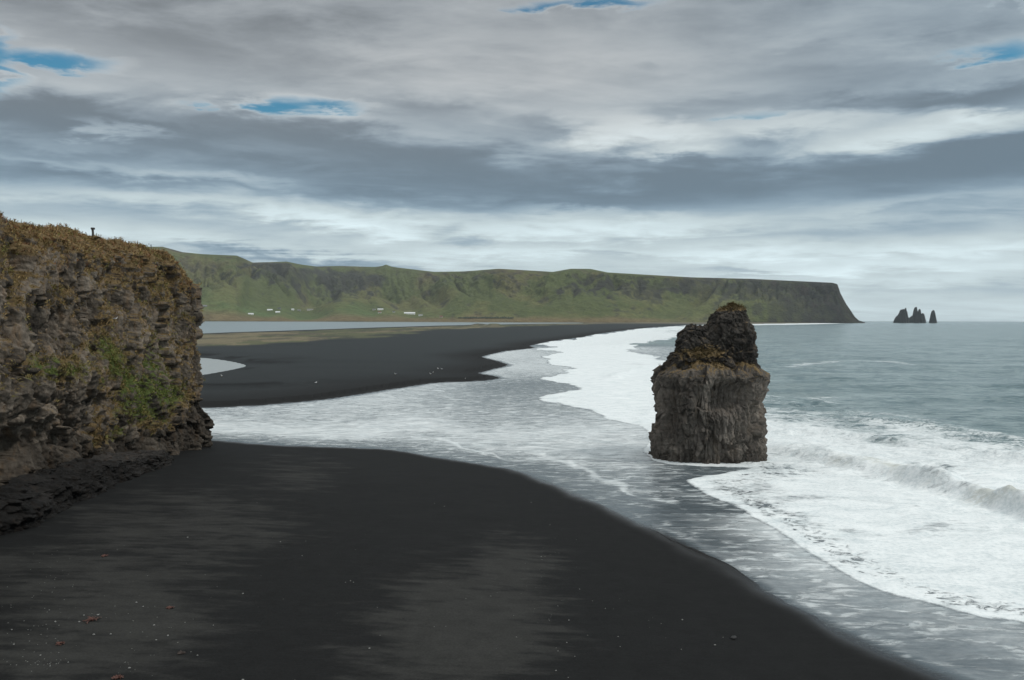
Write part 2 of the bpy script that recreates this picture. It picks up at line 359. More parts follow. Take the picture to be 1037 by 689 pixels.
def ground_mat():
    m, t, b = material("sand"); P = t.pos()
    n1 = t.noise(t.mapv(P, (.20, .8, .3), (0, 0, math.radians(-5))), 1.0, 7, .62)
    n2 = t.noise(t.mapv(P, (.6, 1.9, .3), (0, 0, math.radians(-5))), 1.0, 6, .6)
    st = t.m('ADD', t.m('MULTIPLY', n1, .65), t.m('MULTIPLY', n2, .35))
    dry = t.mr(t.m('ADD', t.fa('dry'), t.m('MULTIPLY', t.m('SUBTRACT', st, .5), 2.2)), .30, .78)
    dry = t.m('MULTIPLY', dry, t.mr(t.fa('dry'), .04, .35))
    gr = t.noise(P, 9, 3, .7); gr2 = t.noise(P, .9, 4, .6)
    base = t.vm('SCALE', t.ca('col'), t.m('MULTIPLY', t.m('MULTIPLY', t.mr(gr, .25, .75, .62, 1.38, 'LINEAR'), t.mr(t.noise(P, 24, 2, .7), .25, .75, .7, 1.3, 'LINEAR')), t.mr(gr2, .25, .75, .82, 1.18, 'LINEAR')))
    drc = t.vm('SCALE', (.0280, .0278, .0260), t.m('MULTIPLY', t.mr(gr, .25, .75, .68, 1.32, 'LINEAR'), t.mr(gr2, .25, .75, .8, 1.2, 'LINEAR')))
    c = t.mix(dry, base, drc)
    wet = t.fa('wet')
    c = t.mix(t.m('MULTIPLY', wet, .45), c, (.008, .008, .0085, 1))
    t.put(b.inputs['Base Color'], c)
    t.put(b.inputs['Roughness'], t.mr(wet, .15, 1.0, .85, .22)); t.put(b.inputs['Specular IOR Level'], t.mr(wet, .1, .9, .12, .36))
    h = t.m('ADD', t.m('MULTIPLY', n2, .12), t.m('MULTIPLY', gr, .03))
    t.put(b.inputs['Normal'], t.bump(h, .35, .5)); return m
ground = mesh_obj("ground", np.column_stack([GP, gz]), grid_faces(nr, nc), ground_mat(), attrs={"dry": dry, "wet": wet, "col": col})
tag(ground, "black sand beach with grey dry patches and low grassy dune", "beach", kind="structure")

# ------------------------------------------------------------------ sea
rows = np.concatenate([[.6, .7, .85, 1.05, 1.3], np.arange(1.6, 20, .45), np.arange(20, 420, .8), np.geomspace(420, 1500, 12)])[::-1]
SP, nr, nc = lod_grid(rows, -36, 38, 0.08, 115)
x, y = SP[:, 0], SP[:, 1]; r = np.hypot(x, y)
spx, spy = proj(np.column_stack([SP, np.zeros(len(SP))]))
dn = -sdf(SP, NEAR); df = -sdf(SP, FAR); dsh = np.minimum(dn, df)
A_px = [(702, 487), (712, 495), (728, 503), (752, 514), (777, 528), (803, 546), (833, 564), (872, 586), (922, 606), (980, 621), (1037, 633), (1150, 652), (1500, 720), (1500, 480), (1150, 462), (1037, 446), (1000, 438), (950, 428), (900, 421), (860, 411), (820, 404), (780, 400), (700, 398), (640, 420), (655, 440), (664, 466), (720, 472), (760, 474), (740, 480)]
B_px = [(700, 329.6), (650, 333), (625, 336.5), (602, 339.3), (592, 341.6), (562, 345.6), (545, 349), (556, 351.5), (545, 354), (562, 357), (545, 361), (560, 368), (575, 376), (548, 383), (570, 389), (580, 396), (549, 403), (567, 408), (590, 415), (607, 424), (640, 431), (664, 436), (720, 440), (745, 410), (760, 396), (700, 372), (668, 362), (640, 357), (645, 350), (665, 345), (700, 340), (720, 335)]
A = smooth_line(poly(A_px), 3); Bp = smooth_line(poly(B_px), 3)
wig = fbm(x * .12, y * .05, 0, 4, s=41)
lod = np.clip(r / 110, .6, 6)
sa = sdf(SP, A) / lod + 1.6 * wig; sb = sdf(SP, Bp) / lod + 1.8 * wig
Fm = np.zeros(len(SP))
big = fbm(x * .035, y * .016, 0, 5, s=51)
inA = sst(-.9, .9, sa); inB = sst(-.9, 1.0, sb)
# A: dense behind its front, opening seaward
depthA = sst(455, 408, spy - (spx - 780) * .06 - 2)
coreA = .95 - .40 * depthA * sst(700, 790, spx) + .26 * big + .20 * fbm(x * .12, y * .09, 0, 4, s=53)
holes = sst(1.2, 2.5, sa) * sst(9.5, 3.5, sa) * sst(690, 760, spx)
Fm = np.maximum(Fm, inA * coreA)
Fm = np.maximum(Fm, inB * (.96 + .20 * big + .14 * fbm(x * .10, y * .04, 0, 4, s=54) - .35 * sst(640, 700, spx) * sst(372, 345, spy)))
# lacy foam on the backwash between
filmzone = np.maximum(sst(745, 650, spx) * sst(349, 353, spy), sst(468, 482, spy)) * sst(1.0, -.4, sa) * sst(1.0, -.4, sb)
thin = sst(11, 2, dn)                                          # glassy edge of the last swash
lace = .50 + .13 * big
lace = lace + .20 * np.exp(-((spy - 438 - 8 * vn(spx * .012, 0, 0, 3)) / 9) ** 2) * sst(700, 560, spx) + .15 * np.exp(-((spy - 455) / 9) ** 2) * sst(380, 460, spx) * sst(740, 640, spx)
lace = lace + .15 * np.exp(-((spy - 372) / 14) ** 2) * sst(440, 490, spx) * sst(640, 560, spx)
lace = lace - .26 * np.exp(-((spy - 388 - (560 - spx) * .05) / 10) ** 2 - ((spx - 545) / 80) ** 2)
lace = lace * (1 - .45 * thin)
edge = np.exp(-((dn - 8.5 + 5 * wig) / .5) ** 2) * .30 * sst(400, 450, spx) * sst(720, 660, spx)
edge += np.exp(-((dn - .9 + .5 * wig) / .45) ** 2) * .16 * (spx > 660)
lace = lace + edge
dk = np.exp(-(((spx - 698) / 60) ** 2 + ((spy - 524) / 20) ** 2) ** 1.5) + np.exp(-(((spx - 704) / 52) ** 2 + ((spy - 487) / 11) ** 2) ** 1.5) * .95 + .7 * np.exp(-(((spx - 745) / 50) ** 2 + ((spy - 552) / 9) ** 2) ** 1.5)
swash = (spy > 520) & (spx > 640) & (sa < .8)
lace = np.where(swash, (.70 + .10 * big - .20 * sst(780, 980, spx)) * (1 - .40 * sst(8, 1.0, dn)) + edge, lace)
lace = lace - .27 * dk
lace = np.clip(lace, 0, 1) * filmzone * (.25 + .75 * sst(-.3, 2.2, dsh + .8 * wig))
# open water: faint old foam lines
filmA = np.maximum(np.maximum(sst(745, 650, spx) * sst(347, 353, spy), sst(466, 482, spy)), sst(60, 10, dsh))
op = (sa <= .8) & (sb <= .8) & (filmA < .5)
ln = lambda pts, wd, a: a * np.exp(-(seg_dist(SP, poly(pts)) / wd) ** 2)
lines = ln([(800, 371), (850, 366), (905, 367), (945, 371)], 5, .50) + ln([(820, 377), (870, 373), (960, 376), (1037, 380)], 5, .28) + ln([(700, 352), (760, 348), (830, 352)], 9, .2) + ln([(770, 362), (840, 358), (1000, 363)], 8, .2)
Fm = np.where(op, np.maximum(Fm, lines + .16 * sst(.1, .6, fbm(x * .012, y * .02, 0, 5, s=57)) * sst(1200, 300, r) + .34 * np.exp(-np.maximum(-sa, 0) / 3.0)), Fm)
# surf at the foot of the headland
Fm = np.maximum(Fm, ln([(690, 329.6), (770, 328.8), (800, 328.3), (832, 327.6), (850, 327.4)], 130, 1.0) * (spx > 660) * sst(-200, 60, df * 1.0 + 150))
# ring of foam round the stack
# breaker
br_px = [(776, 455), (800, 459), (830, 466), (870, 475), (910, 485), (950, 495), (1000, 509), (1037, 521), (1100, 543), (1250, 600)]
BR = smooth_line(poly(br_px), 4)
dB = seg_dist(SP, BR); yb = np.interp(x, BR[:, 0], BR[:, 1]); sgn = y - yb
wv = vn(x * .16, y * .16, 0, 61)
along = sst(BR[0, 0] - 1, BR[0, 0] + 7, x) * (x < BR[-1, 0])
hgt = 1.45 + .5 * wv
front = np.exp(-(dB / (1.15)) ** 2); back = np.exp(-(dB / 4.2) ** 2)
lump = fbm(x * .34, y * .3, 0, 4, .5, s=62)
ridge = along * hgt * np.where(sgn < 0, front, back) * (1 + .38 * lump)
for pts_, h_ in (([(800, 437), (840, 440), (890, 447), (950, 455), (1037, 468), (1150, 485)], .55), ([(860, 424), (920, 428), (1000, 440), (1080, 452)], .45), ([(690, 356), (650, 352), (625, 352)], .8), ([(660, 372), (630, 378), (612, 388)], .6), ([(560, 349), (620, 345), (690, 342)], .8)):
    L_ = smooth_line(poly(pts_), 4); d_ = seg_dist(SP, L_); ridge = ridge + h_ * np.exp(-(d_ / (1.3 * lod)) ** 2) * (1 + .7 * lump) * sst(-.35, .25, fbm(x * .05, y * .03, 0, 3, s=64))
dirt = along * np.clip(np.exp(-((dB * np.sign(sgn) - .2) / 1.7) ** 2) * (.45 + 1.5 * fbm(x * .22, y * .22, 0, 4, s=63) - .2 * sst(45, 65, x)), 0, 1)
# swell, dying out towards the sand
amp = sst(12, 110, dsh) * np.clip(1.2 - r / 4000, .25, 1)
ph = (y * .96 + x * -.28)
sw = .28 * np.sin(ph * 2 * math.pi / 34 + 2.2 * vn(x * .012, y * .02, 0, 71)) + .30 * fbm(x * .05, y * .11, 0, 4, s=73)
foamlump = inA * sst(.0, .3, amp + .1) * (.26 * fbm(x * .35, y * .3, 0, 4, s=75) + .1)
b2 = ln([(700, 449), (760, 444)], 2, .0)
sz = amp * sw * sst(0, 30, -sa * lod * 0 + dsh) + ridge + foamlump + .05 * inB * (1 + wig)
# front of the running foam: a few centimetres thick
sz = sz * sst(-.2, 6, dsh + 1e-3)

def sea_mat():
    m, t, b = material("sea_water"); P = t.pos()
    Ps = t.mapv(P, (.55, 1, 1), (0, 0, math.radians(9)))
    n1 = t.noise(Ps, .16, 8, .62, .8); n2 = t.noise(Ps, 1.1, 7, .65, 1.0)
    N = t.m('ADD', t.m('MULTIPLY', n1, .5), t.m('MULTIPLY', n2, .5))
    vo = t.vor(t.vm('ADD', Ps, t.vm('SCALE', t.new('ShaderNodeTexNoise').outputs[1], .0)), .9)
    f = t.m('ADD', t.fa('foam'), t.m('MULTIPLY', t.m('SUBTRACT', N, .5), 1.9))
    hn = t.noise(t.mapv(P, (.8, 1, 1), (0, 0, math.radians(-30))), 1.5, 5, .62, 1.2)
    f = t.m('SUBTRACT', f, t.m('MULTIPLY', t.fa('holes'), t.mr(hn, .40, .76, 0, .52)))
    mask = t.mr(f, .30, .74)
    mask = t.m('MULTIPLY', mask, t.mr(t.fa('foam'), .02, .2))
    Pl = t.mapv(P, (.20, .8, 1), (0, 0, math.radians(4)))
    l1 = t.noise(Pl, .9, 8, .68, 1.4); l2 = t.noise(t.mapv(P, (.5, 1.5, 1), (0, 0, math.radians(-5))), .9, 6, .65, 1.2)
    lf = t.m('ADD', t.fa('lace'), t.m('MULTIPLY', t.m('SUBTRACT', t.m('ADD', t.m('MULTIPLY', l1, .5), t.m('MULTIPLY', l2, .5)), .5), t.mr(t.fa('calm'), 0, 1, 1.55, .8)))
    wn = t.new('ShaderNodeTexNoise'); t.put(wn.inputs['Vector'], P); wn.inputs['Scale'].default_value = .5; wn.inputs['Detail'].default_value = 4
    warpn = wn.outputs[1]
    net = t.mr(t.vor(t.mapv(t.vm('ADD', P, t.vm('SCALE', warpn, 2.2)), (.35, .8, 1), (0, 0, math.radians(5))), .55, 'DISTANCE_TO_EDGE'), .0, .16, 1, 0)
    lf = t.m('ADD', lf, t.m('MULTIPLY', net, t.m('MULTIPLY', .26, t.mr(l2, .4, .6))))
    lm = t.m('MULTIPLY', t.mr(lf, .12, .95), t.mr(t.fa('lace'), 0, .15))
    mask = t.m('MAXIMUM', mask, t.m('MULTIPLY', lm, .9))
    fine = t.m('ADD', t.m('MULTIPLY', t.noise(P, 3.2, 4, .7), .5), t.m('MULTIPLY', t.noise(t.mapv(P, (.6, 1, 1), (0, 0, math.radians(-8))), .45, 7, .68, 1.2), .5))
    white = t.mix(t.mr(fine, .30, .62), (.50, .56, .575, 1), (.80, .83, .83, 1))
    deepc = (.112, .160, .170, 1); film = (.078, .097, .109, 1)  # film lightened and blued: the sky's reflection is put into its colour
    Pr = t.mapv(P, (.6, 1, 1), (0, 0, math.radians(10)))
    ra = t.noise(Pr, .045, 5, .62, .6); rb_ = t.noise(Pr, .19, 5, .62, .6); rc_ = t.noise(Pr, .8, 4, .6)
    rip = t.m('ADD', t.m('ADD', t.m('MULTIPLY', ra, .28), t.m('MULTIPLY', rb_, .36)), t.m('MULTIPLY', rc_, .36))
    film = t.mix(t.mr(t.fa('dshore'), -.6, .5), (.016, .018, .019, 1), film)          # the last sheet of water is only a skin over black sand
    deep = t.mix(t.mr(rip, .42, .58), (.052, .104, .114, 1), (.215, .282, .285, 1))       # ripples' light and dark painted into the colour of the churned water
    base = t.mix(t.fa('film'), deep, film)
    base = t.mix(mask, base, white)
    dirt = t.m('MULTIPLY', t.fa('dirt'), t.mr(n2, .36, .56))
    base = t.mix(t.m('MULTIPLY', dirt, .9), base, (.36, .355, .29, 1))
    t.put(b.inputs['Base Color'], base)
    b.inputs['IOR'].default_value = 1.333
    rr = t.m('ADD', .18, t.m('MULTIPLY', t.fa('film'), .06))
    t.put(b.inputs['Roughness'], t.m('MAXIMUM', rr, t.m('MULTIPLY', mask, .65)))
    w1 = t.noise(t.mapv(P, (.5, 1, 1), (0, 0, math.radians(14))), .26, 6, .65)
    w2 = t.noise(t.mapv(P, (.5, 1, 1), (0, 0, math.radians(10))), 1.3, 4, .6)
    calm = t.mr(t.fa('film'), 0, 1, 1, .16, 'LINEAR')
    h = t.m('MULTIPLY', t.m('ADD', t.m('ADD', t.m('MULTIPLY', w1, 1.3), t.m('MULTIPLY', w2, .75)), t.m('MULTIPLY', t.noise(P, .06, 4, .6), 3.0)), calm)
    h = t.m('ADD', h, t.m('MULTIPLY', mask, t.m('ADD', .05, t.m('MULTIPLY', fine, .10))))
    t.put(b.inputs['Normal'], t.bump(h, .8, 1.0)); return m
sea = mesh_obj("sea", np.column_stack([SP, sz]), grid_faces(nr, nc), sea_mat(), attrs={"foam": np.clip(Fm, 0, 1.25), "film": filmA, "dirt": dirt, "lace": lace, "holes": holes, "dshore": dsh, "calm": sst(640, 720, spx) * sst(500, 530, spy)})
tag(sea, "grey sea with a dirty breaker and white foam spreading over the sand", "sea", kind="structure")

def still_mat(name, c):
    m, t, b = material(name); P = t.pos()
    b.inputs['Base Color'].default_value = (*c, 1); b.inputs['IOR'].default_value = 1.333; b.inputs['Roughness'].default_value = .34; b.inputs['Specular IOR Level'].default_value = .45
    n = t.noise(t.mapv(P, (.3, 1, 1)), .35, 5, .6); t.put(b.inputs['Normal'], t.bump(n, .6, .6)); return m
def sheet(name, L, z, mat):
    c = L.mean(0); n = len(L)
    rings = [c + (L - c) * k for k in (1.0, .66, .33)]
    V = np.vstack(rings + [c[None]]); V = np.column_stack([V, np.full(len(V), z)])
    f = []
    for a in range(2):
        for i in range(n): f.append((a * n + i, a * n + (i + 1) % n, (a + 1) * n + (i + 1) % n, (a + 1) * n + i))
    for i in range(n): f.append((2 * n + i, 2 * n + (i + 1) % n, 3 * n))
    return mesh_obj(name, V, f, mat)
def ngon(name, L, z, mat): return mesh_obj(name, np.column_stack([L, np.full(len(L), z)]), [tuple(range(len(L)))], mat)
wm = still_mat("still_water", (.19, .235, .25)); pm = still_mat("pool_water", (.29, .315, .315))  # pale base colours carry the sky's reflection on the rippled water
tag(ngon("lagoon", LAG, LAGZ, wm), "long pale lagoon between the black sand and the fields", "lagoon", kind="structure")
tag(ngon("pool", POOL, POOLZ, pm), "small pale pool lying on the black sand beside the cliff", "pool", kind="structure")

# ------------------------------------------------------------------ hills
crest = np.array([(-900, 250), (-300, 256), (0, 260), (120, 253), (150, 250), (165, 250), (185, 255.5), (205, 257.5), (240, 259), (246, 261.5), (256, 266), (275, 265.5), (290, 265), (305, 268), (320, 270), (345, 269.5), (380, 270.5), (387, 269.5), (391, 268), (396, 270), (402, 271), (440, 275.5), (470, 275), (505, 272.3), (535, 274), (560, 275.5), (578, 272.3), (598, 272.5), (615, 276), (640, 277.5), (700, 281), (760, 282.5), (800, 284.5), (843, 286.5), (848, 288), (851, 297), (857, 308), (862, 315), (866, 321), (870, 324.6), (876, 326.6)])
hx = np.concatenate([np.linspace(-900, 110, 70, endpoint=False), np.arange(110, 877, .8)])
cy = np.interp(hx, crest[:, 0], crest[:, 1])
rb = np.interp(hx, [-900, 150, 520, 640, 720, 800, 876], [4300, 4300, 4000, 4300, 4700, 5000, 5300])
dep = np.interp(hx, [-900, 150, 240, 252, 330, 430, 520, 640, 720, 800, 846, 876], [3000, 2300, 2000, 3200, 3600, 2600, 1500, 1100, 800, 560, 330, 60])
rc = rb + dep
dirs = ray(hx, np.full(len(hx), 300.0)); azh = np.arctan2(dirs[:, 0], dirs[:, 1])
de = ray(hx, cy); el = de[:, 2] / np.hypot(de[:, 0], de[:, 1])
hc = HCAM + el * rc
S = np.concatenate([np.linspace(0, 1, 190), [1.1, 1.3, 1.7, 2.3]])
pl = np.interp(S, [0, .06, .22, .40, .55, .70, .82, .92, 1, 2.3], [0, .02, .10, .24, .40, .60, .80, .93, 1, .95])
pr = np.interp(S, [0, .05, .12, .3, .48, .58, .64, .72, .86, 1, 2.3], [0, .03, .08, .27, .47, .60, .74, .90, .97, 1, .96])
pn = np.interp(S, [0, .04, .2, .5, .8, .95, 1, 2.3], [0, .10, .45, .70, .90, .98, 1, .97])
SS, XX = np.meshgrid(S, hx, indexing='ij')
kr = sst(430, 660, XX); kn = sst(690, 800, XX)
spur = fbm(XX * .012, SS * .6, 0, 4, s=81)
jj = np.clip(SS + .22 * spur * np.sin(np.clip(SS, 0, 1) * math.pi), 0, 2.3)
ip = lambda tab: np.interp(jj, S, tab)
prof = (ip(pl) * (1 - kr) + ip(pr) * kr) * (1 - kn) + ip(pn) * kn
RRh = rb[None] + SS * dep[None]
hh = prof * hc[None]
mid = np.sin(np.clip(SS, 0, 1) * math.pi) ** 1.1
XS = XX + 46 * (SS - .5) * (vn(XX * .011, 0, 0, 88) + .5)
gul = 1 - np.abs(vn(XS * .05 + 1.0 * vn(XS * .02, SS * 3, 0, 83), SS * 1.2, 0, 84))
gul2 = 1 - np.abs(vn(XS * .15 + .8 * vn(XX * .05, SS * 5, 0, 85), SS * 2.2, 0, 86))
rough = fbm(XX * .06, SS * 9, 0, 6, .6, s=87)
hh = hh + hc[None] * mid * (1 - kn) * .26 * fbm((XX + 70 * SS * vn(XX * .006, 0, 0, 78)) * .014, SS * 1.3, 0, 3, .45, s=79)
crag = 1 - np.abs(fbm(XX * .12, SS * 2.5, 0, 5, .6, s=99))
hh = hh - hc[None] * mid * kn * .16 * crag ** 2 * sst(0, .2, SS)
hh = hh - hc[None] * mid * ((.13 + .06 * kr) * gul ** 2 * sst(.2, .65, SS) + .045 * gul2 ** 2 * sst(.35, .75, SS) - .04) + hc[None] * mid * rough * (.03 + .09 * sst(.35, .75, SS))
hh = np.where(SS < 1, np.minimum(hh, HCAM + el[None] * RRh * (.972 + .028 * sst(.86, 1, SS))), hh); hh = np.maximum(hh, .0) + 1.2 * (SS < .0)
# the small knob of rock on the ridge line
HX = RRh * np.sin(azh)[None]; HY = RRh * np.cos(azh)[None]
HV = np.stack([HX, HY, hh], -1); HV[0, :, 2] = -1
hv = HV.reshape(-1, 3)
# local steepness for colouring
dz = np.gradient(hh, axis=0) / np.maximum(np.gradient(RRh, axis=0), 1)
dx = np.gradient(hh, axis=1) / np.maximum(np.abs(np.gradient(HX, axis=1)), 1)
st = np.hypot(dz, .6 * dx)
hpx, hpy = proj(hv); hpx = hpx.reshape(hh.shape); hpy = hpy.reshape(hh.shape)
n1 = fbm(XX * .035, SS * 5, 0, 6, .6, s=91); n2 = fbm(XX * .12, SS * 16, 0, 5, .6, s=93)
green = np.array([.078, .094, .036]); olive = np.array([.112, .110, .046]); heath = np.array([.080, .062, .044]); rock = np.array([.036, .037, .031])
mixc = lambda a, b, k: a * (1 - k[..., None]) + b * k[..., None]
hc_ = mixc(np.broadcast_to(green, HV.shape), olive, sst(-.25, .45, n1))
hc_ = mixc(hc_, heath, .7 * sst(.05, .5, n2 * .6 + n1 * .5 - .1 + .25 * sst(.55, .9, SS)))
rk = sst(.72, 1.15, st + .30 * n2 + .12 * n1) * sst(.42, .68, SS)
def px_blob(px, py, wx, wy, a): return a * np.exp(-(((hpx - px) / wx) ** 2 + ((hpy - py) / wy) ** 2))
patch = 0
for q in ((300, 279, 38, 9, .9), (275, 273, 22, 8, .7), (352, 290, 26, 10, .6), (372, 278, 20, 7, .7), (395, 287, 22, 9, .5), (345, 302, 16, 6, .5), (330, 286, 30, 9, .5), (480, 283, 40, 6, .5), (600, 290, 30, 9, .6), (575, 296, 14, 9, .5), (620, 300, 16, 14, .4), (655, 300, 12, 15, .4), (740, 292, 60, 10, .9), (690, 288, 40, 7, .7), (800, 296, 45, 14, 1.0), (845, 305, 26, 26, 1.2), (790, 318, 26, 9, .9), (825, 318, 30, 12, 1.1), (660, 292, 40, 8, .4)):
    patch = patch + px_blob(*q)
patch = patch + 1.1 * sst(800, 838, XX + 10 * n1)
rk = np.maximum(rk * .8, sst(.25, .75, patch + .75 * n2 + .35 * n1))
hc_ = mixc(hc_, rock, (.80 * rk * (.75 + .5 * sst(-.3, .4, n2))).clip(0, 1))
fld = sst(.30, .12, SS) * sst(480, 380, XX)
band = sst(-.1, .25, vn(XX * .02, SS * 60, 0, 95) + .2 * n1)
hc_ = mixc(hc_, np.array([.088, .128, .050]), fld * (.45 + .5 * band) * sst(.03, .07, SS))
slope = sst(.62, .30, SS) * (1 - kn) * sst(-.35, .3, n1 + .3 * vn(XX * .02, SS * 2, 0, 96))
hc_ = mixc(hc_, np.array([.120, .128, .050]), .55 * slope * (1 - .7 * rk))
low = sst(.13, .05, SS + .02 * vn(XX * .05, 0, 0, 97))
hc_ = mixc(hc_, np.array([.150, .112, .062]), low * .85 * sst(.0, .01, SS) * sst(720, 640, XX))
scree = px_blob(770, 312, 30, 12, .8) + px_blob(700, 312, 40, 10, .6) + px_blob(210, 285, 40, 22, .3)
hc_ = mixc(hc_, np.array([.092, .104, .038]), np.clip(scree, 0, .8) * (1 - rk * .6))
nose = np.clip(sst(770, 835, XX + 22 * n1 + 60 * (SS - .5)) * (.72 + .5 * n2), 0, .95)
hc_ = mixc(hc_, np.array([.024, .025, .025]), nose); hc_ = mixc(hc_, np.array([.060, .044, .036]), .55 * nose * sst(.1, .5, n2 * .7 + .4 * vn(XX * .08, SS * 3, 0, 98)))
hc_ = hc_ * (1 - .1 * sst(770, 830, XX)[..., None] * rk[..., None])
hc_[0] *= .35; hc_[1] *= .45
hf = grid_faces(len(S), len(hx))[:, ::-1]
def hill_mat():
    m, t, b = material("hillside"); P = t.pos()
    n = t.noise(P, .02, 8, .65); n2 = t.noise(t.mapv(P, (1, 1, 2.5)), .06, 5, .6)
    k = t.m('MULTIPLY', t.mr(n, .3, .7, .72, 1.28, 'LINEAR'), t.mr(n2, .3, .7, .8, 1.2, 'LINEAR'))
    t.put(b.inputs['Base Color'], t.vm('SCALE', t.ca('col'), k)); b.inputs['Roughness'].default_value = .9; b.inputs['Specular IOR Level'].default_value = .1
    t.put(b.inputs['Normal'], t.bump(t.m('ADD', n, t.m('MULTIPLY', n2, .4)), .9, 22)); return m
hills = mesh_obj("hills", hv, hf, hill_mat(), attrs={"col": hc_.reshape(-1, 3)})
tag(hills, "long green hill range with dark crags ending in a sea cliff", "hills", kind="structure")
def on_hill(px, py):
    j = int(np.argmin(np.abs(hx - px))); col = hpy[:190, j]; i = int(np.argmin(np.abs(col - py))); return HV[i, j].copy()

# ------------------------------------------------------------------ rock material
def rock_mat(name, c1, c2, c3, veg=True):
    m, t, b = material(name); P = t.pos()
    n = t.noise(P, .35, 8, .65, .5); n2 = t.noise(P, 2.2, 7, .68, .3); n3 = t.noise(t.mapv(P, (1, 1, .25)), 1.3, 6, .6)
    c = t.mix(t.mr(n, .32, .68), c1, c2); c = t.mix(t.mr(n3, .48, .72), c, c3)
    c = t.vm('SCALE', c, t.m('MULTIPLY', t.mr(n2, .25, .75, .55, 1.45, 'LINEAR'), t.fa('tone')))
    if veg:
        v = t.mr(t.m('ADD', t.fa('veg'), t.m('MULTIPLY', t.m('SUBTRACT', n2, .5), 1.6)), .35, .6)
        hue = t.mr(t.m('ADD', t.fa('hue'), t.m('MULTIPLY', t.m('SUBTRACT', n, .5), 1.0)), .3, .7)
        vc = t.mix(hue, (.140, .098, .048, 1), (.075, .095, .026, 1))
        vc = t.vm('SCALE', vc, t.mr(n2, .3, .7, .7, 1.35, 'LINEAR'))
        c = t.mix(v, c, vc)
    t.put(b.inputs['Base Color'], c); b.inputs['Roughness'].default_value = .88; b.inputs['Specular IOR Level'].default_value = .22
    vo = t.vor(P, 2.6)
    h = t.m('ADD', t.m('MULTIPLY', n2, .28), t.m('MULTIPLY', vo, .12))
    t.put(b.inputs['Normal'], t.bump(h, .9, .8)); return m
def grass_mat():
    m, t, b = material("grass_blades")
    t.put(b.inputs['Base Color'], t.ca('col')); b.inputs['Roughness'].default_value = .8; b.inputs['Specular IOR Level'].default_value = .15
    return m
GRASS = grass_mat()
def grass_mesh(name, P, Nn, length, col, parent, blades=7, width=.05, droop=.6, spread=.9):
    n = len(P) * blades
    base = np.repeat(P, blades, 0) + RNG.normal(0, .10, (n, 3)); Nr = np.repeat(Nn, blades, 0); L = np.repeat(length, blades) * RNG.uniform(.55, 1.25, n)
    d = Nr * .7 + np.array([0, 0, .75]) + RNG.normal(0, spread * .5, (n, 3)); d /= np.linalg.norm(d, axis=1, keepdims=True)
    side = np.cross(d, RNG.normal(0, 1, (n, 3))); side /= np.linalg.norm(side, axis=1, keepdims=True) + 1e-9
    w = (width * RNG.uniform(.7, 1.4, n))[:, None]; Lc = L[:, None]; g = np.array([0, 0, -1.0])
    m1 = base + d * Lc * .5 + g * Lc * .06 * droop; tip = base + d * Lc * .85 + g * Lc * .55 * droop + Nr * .12 * Lc
    V = np.stack([base - side * w, base + side * w, m1 + side * w * .75, m1 - side * w * .75, tip], 1).reshape(-1, 3)
    i = np.arange(n)[:, None] * 5
    T = np.concatenate([i + np.array([[0, 1, 2]]), i + np.array([[0, 2, 3]]), i + np.array([[3, 2, 4]])])
    cc = np.repeat(col, blades, 0) * RNG.uniform(.65, 1.4, (n, 1)); cc = np.repeat(cc, 5, 0)
    return mesh_obj(name, V, T, GRASS, parent, True, {"col": cc})

